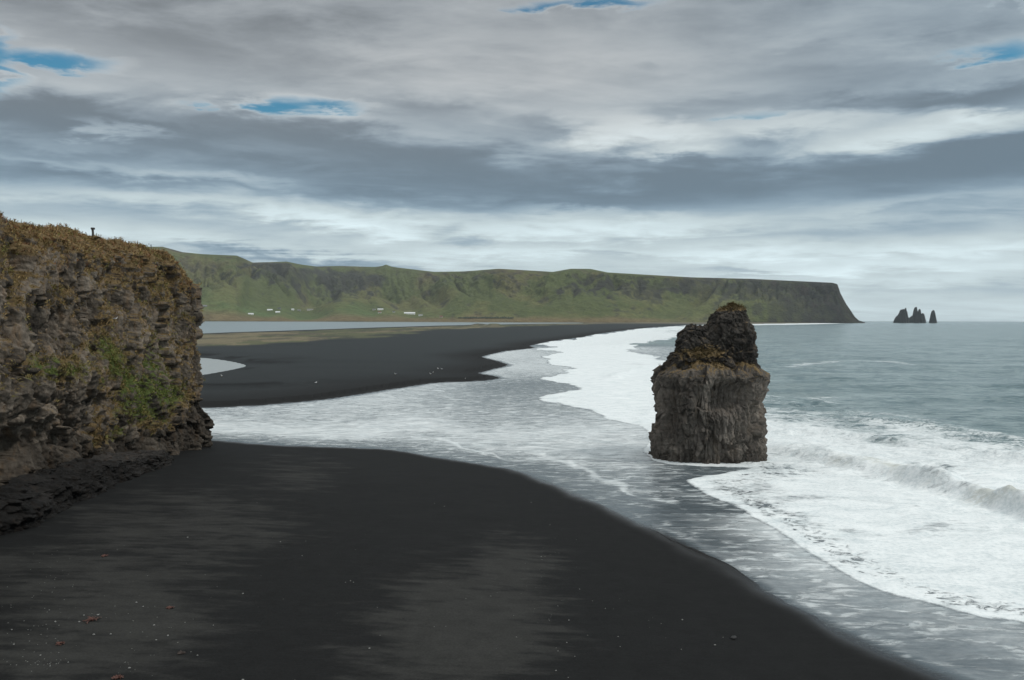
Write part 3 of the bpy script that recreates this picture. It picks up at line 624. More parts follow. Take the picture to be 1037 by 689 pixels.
# ------------------------------------------------------------------ the near cliff
def build_cliff():
    pb = poly([(-20, 533), (40, 508), (95, 490), (150, 465), (182, 452), (205, 446.5), (214, 444)], 1.2)
    pts = np.vstack([[[-150, -10], [-75, 12], [-46, 30]], pb, [pb[-1] + [-3.2, 4.0], pb[-1] + [-9, 6.5], pb[-1] + [-22, 10], pb[-1] + [-70, 24]]])
    pts = smooth_line(pts, 24)
    seg = np.linalg.norm(np.diff(pts, axis=0), axis=1); cum = np.concatenate([[0], np.cumsum(seg)]); tot = cum[-1]
    iA = cum[int(np.argmin(np.linalg.norm(pts - pb[0], axis=1)))]; iB = cum[int(np.argmin(np.linalg.norm(pts - pb[-1], axis=1)))]
    u = np.concatenate([np.arange(0, iA - 12, .5), np.arange(iA - 12, iB + 8, .105), np.arange(iB + 8, tot, .5)])
    bx = np.interp(u, cum, pts[:, 0]); by = np.interp(u, cum, pts[:, 1])
    tx = np.gradient(bx, u); ty = np.gradient(by, u)
    k = 41; ker = np.hanning(k); ker /= ker.sum()
    sm = lambda a: np.convolve(np.pad(a, k // 2, 'edge'), ker, 'valid')
    tx, ty = sm(tx), sm(ty); ln_ = np.hypot(tx, ty); nx, ny = ty / ln_, -tx / ln_        # outward = to the right of the path
    # top height along the path
    top = np.interp(u - iB, [-200, -55, -40, -30, -14, -7, -3.5, 0, 4, 10, 40], [27.0, 25.7, 24.8, 23.8, 24.0, 24.1, 23.2, 21.6, 20.8, 21, 22]) + .35 * fbm(u * .22, 0, 0, 4, s=101) 
    nv = 215
    v = np.linspace(0, 1, nv)
    back = np.array([.15, .4, .8, 1.4, 2.4, 4, 7, 12, 20, 35])
    UU, VV = np.meshgrid(u, v, indexing='ij')
    Z = -.8 + VV * (top[:, None] + .8)
    inset = .075 * Z + 1.7 * sst(.90, 1.0, VV) ** 2
    a = UU - iB                                                        # 0 at the corner, negative towards the camera
    # undercut near the camera and a bulge over it
    inset += 2.6 * np.exp(-((Z - 5.6) / 2.6) ** 2) * sst(-22, -32, a) + 1.0 * np.exp(-((Z - 3.0) / 2.2) ** 2) * sst(-6, -14, a)
    inset -= 1.1 * np.exp(-((Z - 10.5) / 3.2) ** 2) * sst(-12, -26, a)
    X0 = bx[:, None] - nx[:, None] * inset; Y0 = by[:, None] - ny[:, None] * inset
    q = lambda s: (X0 * s, Y0 * s, Z * s)
    wx = .5 * fbm(*q(.35), 3, s=205); wz = .5 * fbm(*q(.35), 3, s=206)
    f1, f2, idb, tb = worley(X0 / 3.8 + wx, Y0 / 3.8 - wx, Z / 11 + wz * .5, 201, True, (.3, .6))
    g1, g2, idg, tg = worley(X0 / 1.35 + wx, Y0 / 1.35 - wx, Z / 5.2 + wz, 211, True, (.22, .44))
    h1, h2, idh, th_ = worley(X0 / .55 + wx, Y0 / .55 + wx, Z / 1.5 + wz, 221, True, (.26, .52))
    disp = 1.3 * fbm(*q(.085), 3, s=231) + 1.7 * (idb - .5) + 2.3 * tb + .62 * (idg - .5) + 1.5 * tg + .20 * (idh - .5) + .70 * th_
    i1, i2, idi, ti = worley(X0 / .27 + wx, Y0 / .27 + wx, Z / .42 + wz, 261, True)
    disp += .26 * ti + .05 * (idi - .5) + .26 * fbm(X0 * .9, Y0 * .9, Z * .5, 6, .6, s=241) + .14 * fbm(*q(3.1), 3, .6, s=246)
    disp -= .55 * np.exp(-((f2 - f1) / .09) ** 2) * (.4 + .6 * sst(-.2, .5, wx + wz)) + .22 * np.exp(-((g2 - g1) / .10) ** 2)
    disp -= 1.0 * (1 - np.abs(vn(a * .42, Z * .06, 0, 247))) ** 6 * sst(3, 6, Z)                    # upright fissures
    fade = sst(0, .05, VV) * .5 + .5; disp *= fade * (1 - .55 * sst(.93, 1, VV))
    X = X0 + nx[:, None] * disp; Y = Y0 + ny[:, None] * disp
    Zr = Z + .22 * fbm(*q(.55), 3, s=251) * sst(0, .1, VV)
    # plateau
    XB = X[:, -1:] - nx[:, None] * back[None]; YB = Y[:, -1:] - ny[:, None] * back[None]
    ZB = Zr[:, -1:] + (.25 * np.sqrt(back)[None] * .6) + .22 * vn(XB * .6, YB * .6, 0, 261)
    X, Y, Zr = np.hstack([X, XB]), np.hstack([Y, YB]), np.hstack([Zr, ZB])
    V = np.stack([X, Y, Zr], -1); V2 = V.reshape(-1, 3)
    px, py = proj(V2); px = px.reshape(X.shape); py = py.reshape(X.shape)
    # vertex normals
    du = np.gradient(V, axis=0); dv = np.gradient(V, axis=1); Nn = np.cross(du, dv); Nn /= np.linalg.norm(Nn, axis=-1, keepdims=True) + 1e-9
    if Nn[len(u) // 2, 100, 0] < 0: Nn = -Nn
    upn = Nn[..., 2]
    VVf = np.hstack([VV, np.ones_like(XB)])
    B = lambda x0, y0, wx, wy, am: am * np.exp(-(((px - x0) / wx) ** 2 + ((py - y0) / wy) ** 2))
    gp = sum(B(*b) for b in ((138, 392, 30, 30, .85), (108, 350, 16, 28, .75), (150, 422, 24, 18, .75), (58, 376, 26, 12, .75), (125, 370, 40, 40, .25), (14, 262, 20, 26, .7), (55, 300, 12, 12, .6), (175, 400, 20, 18, .6), (50, 238, 30, 10, .5), (110, 435, 22, 16, .6)))
    op = sum(B(*b) for b in ((60, 246, 100, 26, .72), (140, 266, 60, 24, .72), (30, 300, 40, 50, .3), (120, 320, 60, 40, .28), (180, 290, 26, 34, .6), (20, 375, 40, 26, .5), (180, 345, 26, 30, .5), (95, 455, 14, 34, .9), (160, 440, 24, 16, .6), (190, 400, 20, 24, .5), (135, 300, 30, 22, .3), (150, 480, 40, 12, .3)))
    nz = fbm(X * .5, Y * .5, Zr * .5, 5, .6, s=271)
    shelf = sst(-.15, .55, upn)
    veg = np.clip((.9 * gp + .8 * op) * (.55 + .75 * shelf) + .42 * nz + .34 * shelf * sst(4, 9, Zr) - .20, 0, 1)
    veg = np.maximum(veg, sst(.935, .985, VVf + .05 * nz))
    veg *= sst(2.0, 4.5, Zr + nz)
    hue = np.clip(.12 + .60 * gp - .25 * op + .6 * fbm(X * .25, Y * .25, Zr * .25, 4, s=281), 0, 1) * (1 - .65 * sst(.95, 1, VVf))
    tone = .92 + .75 * (np.hstack([idg, np.full(XB.shape, .5)]) - .5) + .45 * (np.hstack([idh, np.full(XB.shape, .5)]) - .5) + .5 * fbm(X * .12, Y * .12, Zr * .2, 4, s=291)
    aa = np.hstack([a, np.repeat(a[:, -1:], XB.shape[1], 1)])
    tone *= (1 - .68 * sst(4.4, 2.2, Zr + .8 * nz - 3.2 * sst(-12, -4, aa)))                 # rock tone darker low down
    tone *= 1 - .62 * B(50, 470, 85, 34, 1)  # shade of the undercut recess painted into the rock tone
    tone = np.clip(tone, .2, 1.7)
    root = thing("sea_cliff", (float(bx[len(u) // 2]), float(by[len(u) // 2]), 1.0), "tall brown basalt cliff patched with green and ochre grass beside the black beach", "cliff")
    root_loc = np.array(root.location)
    mat = rock_mat("cliff_rock", (.088, .074, .060, 1), (.192, .162, .130, 1), (.160, .112, .072, 1))
    fc = grid_faces(len(u), X.shape[1])
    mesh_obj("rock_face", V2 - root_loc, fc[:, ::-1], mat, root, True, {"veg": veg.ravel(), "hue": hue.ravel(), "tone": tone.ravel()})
    # grass: tufts where the face is vegetated, and the fringe on the rim
    vis = (px > -60) & (px < 235) & (py > 190) & (py < 560)
    w = np.where(vis & (veg > .42), veg, 0.0).ravel(); w = w * np.where(VVf.ravel() > .9, 1.0, 1.15) * (1 - .5 * (VVf.ravel() >= 1))
    idx = RNG.choice(len(w), 10500, p=w / w.sum())
    h = hue.ravel()[idx][:, None] - .08 + RNG.normal(0, .32, (len(idx), 1)); h = np.clip(h, 0, 1)
    cols = np.array([.250, .172, .078]) * (1 - h) + np.array([.130, .160, .040]) * h
    red = (RNG.random((len(idx), 1)) < .25) & (VVf.ravel()[idx][:, None] > .85); cols = np.where(red, [.22, .115, .058], cols)
    Ng = Nn.reshape(-1, 3)[idx]; o = grass_mesh("cliff_grass", V2[idx] - root_loc, Ng, RNG.uniform(.2, .52, len(idx)), cols, root, 8, .028, .9)
    o["kind"] = "stuff"
    # base ledge of dark layered rock
    lb = poly([(-60, 575), (0, 553), (45, 540), (75, 521), (120, 498), (150, 483), (174, 471), (178, 462)], 1.15); lb = smooth_line(lb, 40)
    sg = np.linalg.norm(np.diff(lb, axis=0), axis=1); cm = np.concatenate([[0], np.cumsum(sg)]); us = np.arange(0, cm[-1], .09)
    lx = np.interp(us, cm, lb[:, 0]); ly = np.interp(us, cm, lb[:, 1]); tx = sm(np.gradient(lx, us)); ty = sm(np.gradient(ly, us)); l = np.hypot(tx, ty); nx2, ny2 = ty / l, -tx / l
    tt = np.linspace(0, 1, 80)
    zz = np.interp(tt, [0, .5, .6, 1], [-.7, 1.9, 2.15, 2.7]); ins = np.interp(tt, [0, .12, .5, .6, 1], [.1, .0, .55, .8, 3.6])
    hs = np.interp(us, [0, cm[-1] * .5, cm[-1] * .8, cm[-1]], [1.2, 1.05, .72, .35]) 
    ZL = 1.0 + zz[None] * hs[:, None]; 
    XL0 = lx[:, None] - nx2[:, None] * ins[None]; YL0 = ly[:, None] - ny2[:, None] * ins[None]
    e1, e2, ide = worley(XL0 / .9, YL0 / .9, ZL / .45, 301); k1, k2, idk = worley(XL0 / .35, YL0 / .35, ZL / .3, 311)
    dl = .55 * fbm(XL0 * .35, YL0 * .35, ZL * 1.2, 5, .6, s=305) + .35 * (ide - .5) - .15 * np.exp(-((e2 - e1) / .1) ** 2) + .14 * (idk - .5) + .05 * np.sign(np.sin(ZL * 9 + 2 * vn(XL0 * .2, YL0 * .2, 0, 306)))
    dl -= .5
    XL = XL0 + nx2[:, None] * dl; YL = YL0 + ny2[:, None] * dl; ZL = ZL + .25 * fbm(XL0 * .8, YL0 * .8, 0, 4, s=307) * (tt[None] > .4) + .15 * (ide - .5) * (tt[None] > .5)
    VL = np.stack([XL, YL, ZL], -1).reshape(-1, 3)
    lm = rock_mat("ledge_rock", (.019, .018, .017, 1), (.030, .026, .023, 1), (.036, .026, .020, 1))
    toneL = (np.where(tt[None] > .55, .42, .42) + .6 * (tt[None] > .55) * sst(.45, .7, us / us[-1])[:, None]) * (.75 + .6 * sst(-.1, .4, fbm(XL * .3, YL * .3, 0, 3, s=308)))
    o = mesh_obj("base_ledge", VL - root_loc, grid_faces(len(us), 80)[:, ::-1], lm, root, True, {"veg": np.zeros(len(VL)), "hue": np.zeros(len(VL)), "tone": toneL.ravel()})
    o["label"] = "dark layered rock ledge along the foot of the cliff"
    return V, Nn, px, py, VVf
CV, CN, Cpx, Cpy, CVV = build_cliff()
def on_cliff(qx, qy, rim=False):
    d = (Cpx - qx) ** 2 + (Cpy - qy) ** 2
    if rim: d = np.where(CVV >= .99, d, 1e9)
    i = np.unravel_index(int(np.argmin(d)), d.shape); return CV[i].copy(), CN[i].copy()

# ------------------------------------------------------------------ the rock stack in the surf
def build_stack():
    Yc = 98.0; sc = Yc / FPX
    zf = lambda py: HCAM - (np.asarray(py, float) - 323.95) * sc
    xf = lambda px: (np.asarray(px, float) - PW / 2) * sc
    root = thing("rock_stack", (float(xf(719)), Yc, 0), "stout columnar rock stack with a craggy double top standing in white surf", "rock stack")
    rl = np.array(root.location)
    def lobe(name, left, right, depth, zlo, zhi, nz, nth, disp_fn, mat, tone_fn, veg_fn, yoff=0.0, crown=0.5, pw=2.6):
        left = np.array(left, float); right = np.array(right, float)
        lz, rz = zf(left[:, 1])[::-1], zf(right[:, 1])[::-1]; lx, rx = xf(left[:, 0])[::-1], xf(right[:, 0])[::-1]
        t = np.linspace(0, 1, nz); z = zlo + (zhi - zlo) * t
        L = np.interp(z, lz, lx); R = np.interp(z, rz, rx); cx = (L + R) / 2; a = np.maximum((R - L) / 2, .02)
        th = np.linspace(0, 2 * math.pi, nth, endpoint=False)
        ct, sn = np.cos(th), np.sin(th); sup = (np.abs(ct) ** pw + np.abs(sn) ** pw) ** (-1 / pw)
        A, T = np.meshgrid(a, th, indexing='ij')
        dep = np.minimum(depth, depth * (a / a.max()) ** .8)
        X = cx[:, None] + A * (ct * sup)[None]; Y = Yc + yoff + dep[:, None] * (sn * sup)[None]
        Zg = np.broadcast_to(z[:, None], X.shape).copy()
        # close the top with rings drawn to the middle
        k = np.linspace(1, 0, 34)[1:]
        XT = cx[-1] + (X[-1] - cx[-1])[None] * k[:, None]; YT = Yc + yoff + (Y[-1] - Yc - yoff)[None] * k[:, None]; ZT = zhi + crown * (1 - k[:, None] ** 1.35) + 0 * XT
        X, Y, Zg = np.vstack([X, XT]), np.vstack([Y, YT]), np.vstack([Zg, ZT])
        top = np.concatenate([np.zeros(nz), 1 - k])
        ox = np.concatenate([np.broadcast_to((ct)[None], (nz, nth)), np.broadcast_to(ct[None], (33, nth)) * k[:, None] * .3]); oy = np.concatenate([np.broadcast_to(sn[None], (nz, nth)), np.broadcast_to(sn[None], (33, nth)) * k[:, None] * .3])
        d = disp_fn(X, Y, Zg) * (1 - .0 * top[:, None])
        side = (top[:, None] == 0)
        Xd = X + ox * d; Yd = Y + oy * d; Zd = Zg + np.where(side, 0, d * .8)
        V = np.stack([Xd, Yd, Zd], -1)
        du = np.gradient(V, axis=0); dv = np.gradient(V, axis=1); Nn = np.cross(dv, du); Nn /= np.linalg.norm(Nn, axis=-1, keepdims=True) + 1e-9
        if (Nn[nz // 2, :, 0] * ct).sum() < 0: Nn = -Nn
        px, py = proj(V.reshape(-1, 3)); px = px.reshape(Xd.shape); py = py.reshape(Xd.shape)
        veg = veg_fn(Xd, Yd, Zd, Nn[..., 2], px, py); tone = tone_fn(Xd, Yd, Zd, px, py)
        mesh_obj(name, V.reshape(-1, 3) - rl, grid_faces(len(V), nth, True), mat, root, True, {"veg": veg.ravel(), "hue": np.full(veg.size, .12), "tone": tone.ravel()})
        return V, Nn, veg
    m_body = rock_mat("stack_rock", (.115, .101, .088, 1), (.190, .166, .142, 1), (.150, .123, .098, 1))
    m_top = rock_mat("pinnacle_rock", (.030, .027, .024, 1), (.050, .044, .038, 1), (.056, .044, .033, 1))
    bl = [(670, 376), (667, 380), (665.5, 386), (664.5, 395), (664, 420), (663, 440), (664, 466), (664.5, 476)]
    brr = [(768, 376), (772, 380), (771.5, 386), (772, 394), (771.5, 402), (770.5, 415), (770.5, 440), (772, 455), (773.5, 474), (773.5, 480)]
    def dbody(X, Y, Z):
        wq = .35 * fbm(X * .5, Y * .5, Z * .3, 3, s=411)
        c1, c2, ic, tc = worley(X / .60 + wq, Y / .60 + wq, Z / 3.2, 401, True)                            # columns
        b1, b2, ib, tl = worley(X / 2.0 + wq, Y / 2.0, Z / 3.0 + wq, 421, True); k1, k2, ik, tk = worley(X / .55, Y / .55, Z / .7 + wq, 431, True)
        upper = sst(8.2, 10.0, Z)
        d = .34 * (ic - .5) + .42 * tc + .16 * (.6 - c1) - .18 * np.exp(-((c2 - c1) / .10) ** 2)
        d = d * (1 - .65 * upper) + .55 * (ib - .5) + 1.2 * tl + .12 * (ik - .5) + .55 * tk + .4 * fbm(X * .3, Y * .3, Z * .16, 5, .55, s=441) + .20 * fbm(X * 1.3, Y * 1.3, Z * .8, 5, .62, s=451)
        px = X / sc + PW / 2; py = 323.95 + (HCAM - Z) / sc; fr = (Y < Yc)
        d = d - fr * (1.7 * np.exp(-(((px - 724) / 19) ** 2 + ((py - 398) / 15) ** 2) ** 2) + .6 * np.exp(-(((px - 675) / 8) ** 2 + ((py - 412) / 18) ** 2))) + fr * .7 * np.exp(-(((px - 694 - (py - 400) * -.25) / 7) ** 2 + ((py - 405) / 26) ** 2)) + .35 * sst(8.0, 9.6, Z) * sst(11, 9.8, Z)
        return d - .15
    tb = lambda X, Y, Z, px, py: np.clip((.9 + .45 * fbm(X * .5, Y * .5, Z * .25, 4, s=461)) * (1 - .45 * sst(1.6, .3, Z)) * (1 - .34 * sst(7.5, 10.8, Z + .8 * fbm(X * .6, Y * .6, Z * .5, 3, s=463))), .3, 1.6)
    vb = lambda X, Y, Z, up, px, py: np.clip(sst(10.4, 11.4, Z + .5 * fbm(X * .7, Y * .7, Z, 4, s=471)) * .9 + .5 * sst(.35, .7, up) * sst(7, 10, Z), 0, 1)
    VB, NB, vegB = lobe("rock_body", bl, brr, 5.6, -1.2, float(zf(377)), 200, 620, dbody, m_body, tb, vb, 0, 2.5, 2.4)
    def dtop(X, Y, Z):
        b1, b2, ib, tl = worley(X / 1.15, Y / 1.15, Z / 1.2, 501, True); k1, k2, ik, tk = worley(X / .42, Y / .42, Z / .42, 511, True)
        return .40 * (ib - .5) + .85 * tl - .14 * np.exp(-((b2 - b1) / .08) ** 2) + .14 * (ik - .5) + .35 * tk + .42 * fbm(X * .8, Y * .8, Z * .8, 6, .62, s=521) + .05
    tt = lambda X, Y, Z, px, py: np.clip(.9 + .6 * fbm(X * .6, Y * .6, Z * .6, 4, s=531), .35, 1.8)
    vt = lambda X, Y, Z, up, px, py: np.clip(sst(317, 311, py) * sst(-.2, .4, up) + .75 * np.exp(-(((px - 712) / 24) ** 2 + ((py - 357) / 8) ** 2)) + .3 * sst(.3, .8, up), 0, 1)
    VP, NP, vegP = lobe("pinnacle", [(729, 314), (723, 318), (718, 325), (714, 333), (710, 345), (705, 372)], [(752, 314), (756, 319), (759, 329), (762, 340), (763, 352), (766, 372)], 2.7, float(zf(373)), float(zf(314)), 90, 260, dtop, m_top, tt, vt, -.3, .45, 2.2)
    VK, NK, vegK = lobe("shoulder_crag", [(694, 332), (688, 337), (685, 345), (681, 356), (672, 372)], [(717, 332), (722, 340), (727, 350), (733, 372)], 2.7, float(zf(373)), float(zf(333)), 70, 240, dtop, m_top, tt, vt, -.2, .35, 2.2)
    Ps, Ns = [], []
    for V, N_, vg, n, lim in ((VB, NB, vegB, 1500, .5), (VP, NP, vegP, 420, .5), (VK, NK, vegK, 260, .5)):
        w = np.where(vg > lim, vg, 0).ravel()
        if w.sum() <= 0: continue
        i = RNG.choice(len(w), n, p=w / w.sum()); Ps.append(V.reshape(-1, 3)[i]); Ns.append(N_.reshape(-1, 3)[i])
    Pg = np.vstack(Ps); Ng = np.vstack(Ns)
    h = RNG.random((len(Pg), 1)); cols = np.array([.105, .070, .030]) * h + np.array([.062, .055, .026]) * (1 - h)
    o = grass_mesh("stack_grass", Pg - rl, Ng, RNG.uniform(.14, .32, len(Pg)), cols, root, 8, .028); o["kind"] = "stuff"
build_stack()

# ------------------------------------------------------------------ far sea stacks
FARROCK = plain("far_rock", (.015, .018, .021), .9, .05, .4)
def far_stack(name, pts, label, D=5600.0):
    pts = np.array(pts, float); sc = D / FPX
    xs = np.arange(pts[0, 0], pts[-1, 0] + .01, .16); tp = np.interp(xs, pts[:, 0], pts[:, 1]); tp = tp + .9 * vn(xs * 1.9, D, 0, 603) * np.clip((326 - tp) / 6, 0, 1)
    c = at_z(xs.mean(), 330)[:2]; X0 = (xs - PW / 2) * sc; base = float(D)
    hh = HCAM - (tp - hor(xs)) * sc
    nt = 16; t = np.linspace(-1, 1, nt); V = []
    wid = np.maximum(hh * .55, 6)
    for i in range(len(xs)):
        for q in t:
            hgt = hh[i] * (1 - abs(q) ** 1.6) ** .8
            V.append((X0[i] + 1.2 * vn(i * .7, q * 3, 0, 601), base + q * wid[i] * .8, -3 + (hgt + 3) * (1 + .10 * (vn(i * .6, q * 4, 0, 602) if abs(q) > .15 else 0))))
    V = np.array(V, float).reshape(len(xs), nt, 3)
    cen = V.reshape(-1, 3).mean(0); cen[2] = 0
    o = mesh_obj(name, V.reshape(-1, 3) - cen, grid_faces(len(xs), nt), FARROCK, None, False); o.location = cen
    return tag(o, label, "sea stack", "sea stacks off the headland")
far_stack("sea_stack", [(904.6, 326), (906, 322.5), (909, 319), (911.5, 314.5), (913.2, 313.2), (915, 313.6), (916.6, 311.9), (917.6, 315.5), (918.3, 319.5), (920.2, 322.2), (921.2, 326)], "broad dark sea stack with a sloping left side nearest the headland")
far_stack("sea_stack", [(919.6, 326), (921, 322), (924.4, 319), (925.6, 313.5), (927.3, 310.2), (928.1, 316), (928.9, 316.5), (930.9, 313.6), (932.3, 318.3), (934.3, 316.8), (935.6, 319.5), (936.9, 323), (936.9, 326)], "tallest dark sea stack with three sharp spires")
far_stack("sea_stack", [(942.2, 326), (942.5, 319), (943.1, 315.6), (944.5, 314.2), (945.6, 315.8), (946.1, 321.6), (947.8, 322.2), (948.3, 326)], "thin dark needle rock standing alone out at sea")

# ------------------------------------------------------------------ farm buildings
WALL = {"white": plain("white_wall", (.72, .72, .70), .7, .3, .08), "cream": plain("cream_wall", (.5, .48, .42), .7, .3, .1), "grey": plain("grey_wall", (.24, .24, .23), .7, .3, .1)}
ROOF = {"white": plain("white_roof", (.70, .71, .72), .6, .3, .08), "grey": plain("grey_roof", (.20, .20, .20), .6, .3, .1), "red": plain("red_roof", (.20, .06, .045), .6, .3, .1), "dark": plain("dark_roof", (.05, .05, .05), .6, .3, .1)}
DOORM = plain("dark_door", (.05, .045, .04), .6, .5, .1)
def box(lo, hi):
    x0, y0, z0 = lo; x1, y1, z1 = hi
    return [(x0, y0, z0), (x1, y0, z0), (x1, y1, z0), (x0, y1, z0), (x0, y0, z1), (x1, y0, z1), (x1, y1, z1), (x0, y1, z1)], [(0, 3, 2, 1), (4, 5, 6, 7), (0, 1, 5, 4), (1, 2, 6, 5), (2, 3, 7, 6), (3, 0, 4, 7)]
def farm(px, py, wpx, wall, roof, label, cat="farm building", k=1.0, rz=0.1):
    p = on_hill(px, py); D = math.hypot(p[0], p[1]); L = wpx * D / FPX; w = min(9.0, L * .6) * k; hw = 5.2 * k; hr = 4.0 * k
    t = thing("farmhouse", (p[0], p[1], p[2]), label, cat, "farm buildings below the hills", rz - math.atan2(p[0], p[1]))
    h, d = L / 2, w / 2
    V = [(-h, -d, -1.5), (h, -d, -1.5), (h, d, -1.5), (-h, d, -1.5), (-h, -d, hw), (h, -d, hw), (h, d, hw), (-h, d, hw), (-h, 0, hw + hr), (h, 0, hw + hr)]
    mesh_obj("wall", V, [(0, 1, 5, 4), (1, 2, 6, 9, 5), (2, 3, 7, 6), (3, 0, 4, 8, 7), (0, 3, 2, 1)], WALL[wall], t, False)
    e = .5; q = .25
    R = [(-h - e, -d - e, hw - .3), (h + e, -d - e, hw - .3), (h + e, 0, hw + hr + q), (-h - e, 0, hw + hr + q), (h + e, d + e, hw - .3), (-h - e, d + e, hw - .3)]
    R += [(a, b, c + .3) for a, b, c in R]
    mesh_obj("roof", R, [(6, 7, 8, 9), (9, 8, 10, 11), (3, 2, 1, 0), (5, 4, 2, 3), (0, 1, 7, 6), (4, 5, 11, 10), (1, 2, 8, 7), (2, 4, 10, 8), (3, 0, 6, 9), (5, 3, 9, 11)], ROOF[roof], t, False)
    Vb, Fb = box((-.9, -d - .12, 0), (.9, -d - .004, 2.6)); mesh_obj("door", Vb, Fb, DOORM, t, False)
    for sx in (-.32, .32):
        Vb, Fb = box((sx * L - .8, -d - .1, 1.6), (sx * L + .8, -d - .004, 3.2)); mesh_obj("window", Vb, Fb, DOORM, t, False)
for a in ((207, 310.5, 5, "grey", "grey", "grey low building at the edge of the cliff, above the green field"),
          (254, 318.7, 5, "white", "white", "long white low building nearest the lagoon on brown land"),
          (273, 314.6, 5, "white", "white", "white building first of the cluster on the green field"),
          (283, 313.0, 3, "grey", "dark", "small dark roofed house at the back of the field cluster"),
          (281.5, 317.0, 4.4, "white", "white", "white building in front of the dark roofed house"),
          (296, 314.2, 2.6, "white", "white", "tall narrow white house right of the field cluster"),
          (303, 315, 3.2, "grey", "grey", "dull grey shed beside the tall narrow white house"),
          (314, 314.6, 6, "cream", "grey", "long cream shed with grey roof standing alone"),
          (379, 314.3, 2.8, "cream", "grey", "small cream house left of the long cream barn"),
          (385.5, 314.2, 5.6, "cream", "white", "long cream barn under the dark slope"),
          (384.5, 317.2, 3, "white", "red", "small white house with red roof below the cream barn"),
          (399, 316.6, 2.4, "white", "dark", "small white house with dark roof beside a thicket"),
          (414.5, 318.6, 11, "white", "white", "largest bright white barn on the low field"),
          (426, 320, 4, "white", "grey", "low white shed right of the largest barn"),
          (447, 321.4, 3, "cream", "red", "tiny cream house with red roof last in the row")):
    farm(a[0], a[1], a[2], a[3], a[4], a[5], k=1.25 if a[2] > 10 else (.85 if a[2] < 5.5 else .95), rz=random.uniform(-.25, .25))

# dark shelter belt of trees by the lagoon (far-off, reads as one mass)
TREEM = plain("dark_trees", (.045, .056, .036), .9, .08, .4)
tv, tf = [], []
for i in range(260):
    px = random.uniform(464, 520); p = on_hill(px, 322.6 + random.uniform(-.6, .3)); rr = random.uniform(2.5, 5)
    o = len(tv)
    for k in range(8):
        a = k * math.pi / 4; q = random.uniform(.7, 1.2); tv.append((p[0] + rr * q * math.cos(a), p[1] + rr * q * math.sin(a), p[2] + rr * random.uniform(.1, .7)))
    tv.append((p[0], p[1], p[2] + rr * random.uniform(1.2, 2.0)))
    for k in range(8): tf.append((o + k, o + (k + 1) % 8, o + 8))
tag(mesh_obj("thicket", tv, tf, TREEM, None, False), "dark low thicket beyond the lagoon's far shore", "thicket", kind="stuff")

# ------------------------------------------------------------------ gulls
WHITE = plain("white_feathers", (.80, .80, .78), .7, 30, .05); GREY = plain("grey_feathers", (.34, .35, .37), .7, 30, .1); BEAK = plain("yellow_beak", (.5, .33, .05), .5, 30, .1)
def ell(c, r, n=10, m=8, tilt=0.0):
    V, Fc = [], []
    for i in range(m + 1):
        ph = math.pi * i / m
        for j in range(n):
            th = 2 * math.pi * j / n; x, y, z = r[0] * math.cos(ph), r[1] * math.sin(ph) * math.cos(th), r[2] * math.sin(ph) * math.sin(th)
            V.append((c[0] + x * math.cos(tilt) - z * math.sin(tilt), c[1] + y, c[2] + x * math.sin(tilt) + z * math.cos(tilt)))
    for i in range(m):
        for j in range(n): Fc.append((i * n + j, i * n + (j + 1) % n, (i + 1) * n + (j + 1) % n, (i + 1) * n + j))
    return V, Fc
def loft(rings, n=10):                       # one continuous body from (centre, ry, rz) rings
    V, Fc = [], []
    for (x, z, ry, rz) in rings:
        for j in range(n):
            a = 2 * math.pi * j / n; V.append((x, ry * math.cos(a), z + rz * math.sin(a)))
    for i in range(len(rings) - 1):
        for j in range(n): Fc.append((i * n + j, i * n + (j + 1) % n, (i + 1) * n + (j + 1) % n, (i + 1) * n + j))
    return V, Fc
def gull(p, rz, label, s=1.0, name="seagull", group="white gulls resting on the black beach"):
    t = thing(name, tuple(p), label, "bird", group, rz); t.scale = (s, s, s)
    V, Fc = loft([(-.30, .20, .004, .004), (-.24, .20, .03, .015), (-.10, .20, .075, .065), (.04, .20, .09, .085), (.13, .23, .075, .075), (.18, .30, .045, .05), (.20, .36, .042, .045), (.235, .385, .036, .036), (.255, .38, .015, .015), (.26, .38, .002, .002)])
    mesh_obj("body", V, Fc, WHITE, t)
    for q in (-1, 1):
        V, Fc = loft([(-.36, .20, .002, .004), (-.2, .215, .012, .03), (0, .235, .02, .06), (.10, .235, .01, .03)]); V = [(a, b + q * .078, c) for a, b, c in V]
        mesh_obj("wing", V, Fc, GREY, t)
        V, Fc = box((-.01 + .01, q * .03 - .008, 0), (.02, q * .03 + .008, .14)); mesh_obj("leg", V, Fc, BEAK, t, False)
    V, Fc = loft([(.25, .378, .012, .014), (.29, .374, .007, .009), (.315, .368, .001, .002)], 6); mesh_obj("beak", V, Fc, BEAK, t)
def ground_z(p):
    return float(land_height(np.array([[p[0], p[1]]]))[0][0])
def on_ground(px, py):
    p = at_z(px, py, 1.3)
    for _ in range(3): p = at_z(px, py, ground_z(p))
    return np.array([p[0], p[1], ground_z(p)])
for px, py, lab in ((320, 388.6, "white gull alone by the low sand bank, nearest the cliff"), (400.5, 379.8, "white gull alone in the middle of the far sand"), (436, 379.4, "white gull lowest of the little flock near the foam"), (438.6, 378.0, "white gull just behind the lowest of the flock"), (443.5, 374.2, "grey looking gull topmost left of the little flock"), (447.6, 374.6, "white gull at the seaward side of the little flock"), (471, 387.2, "white gull at the edge of the thin backwash"), (224.5, 381.6, "white gull by the small pool")):
    gull(on_ground(px, py), random.uniform(-3, 3), lab, 1.25)
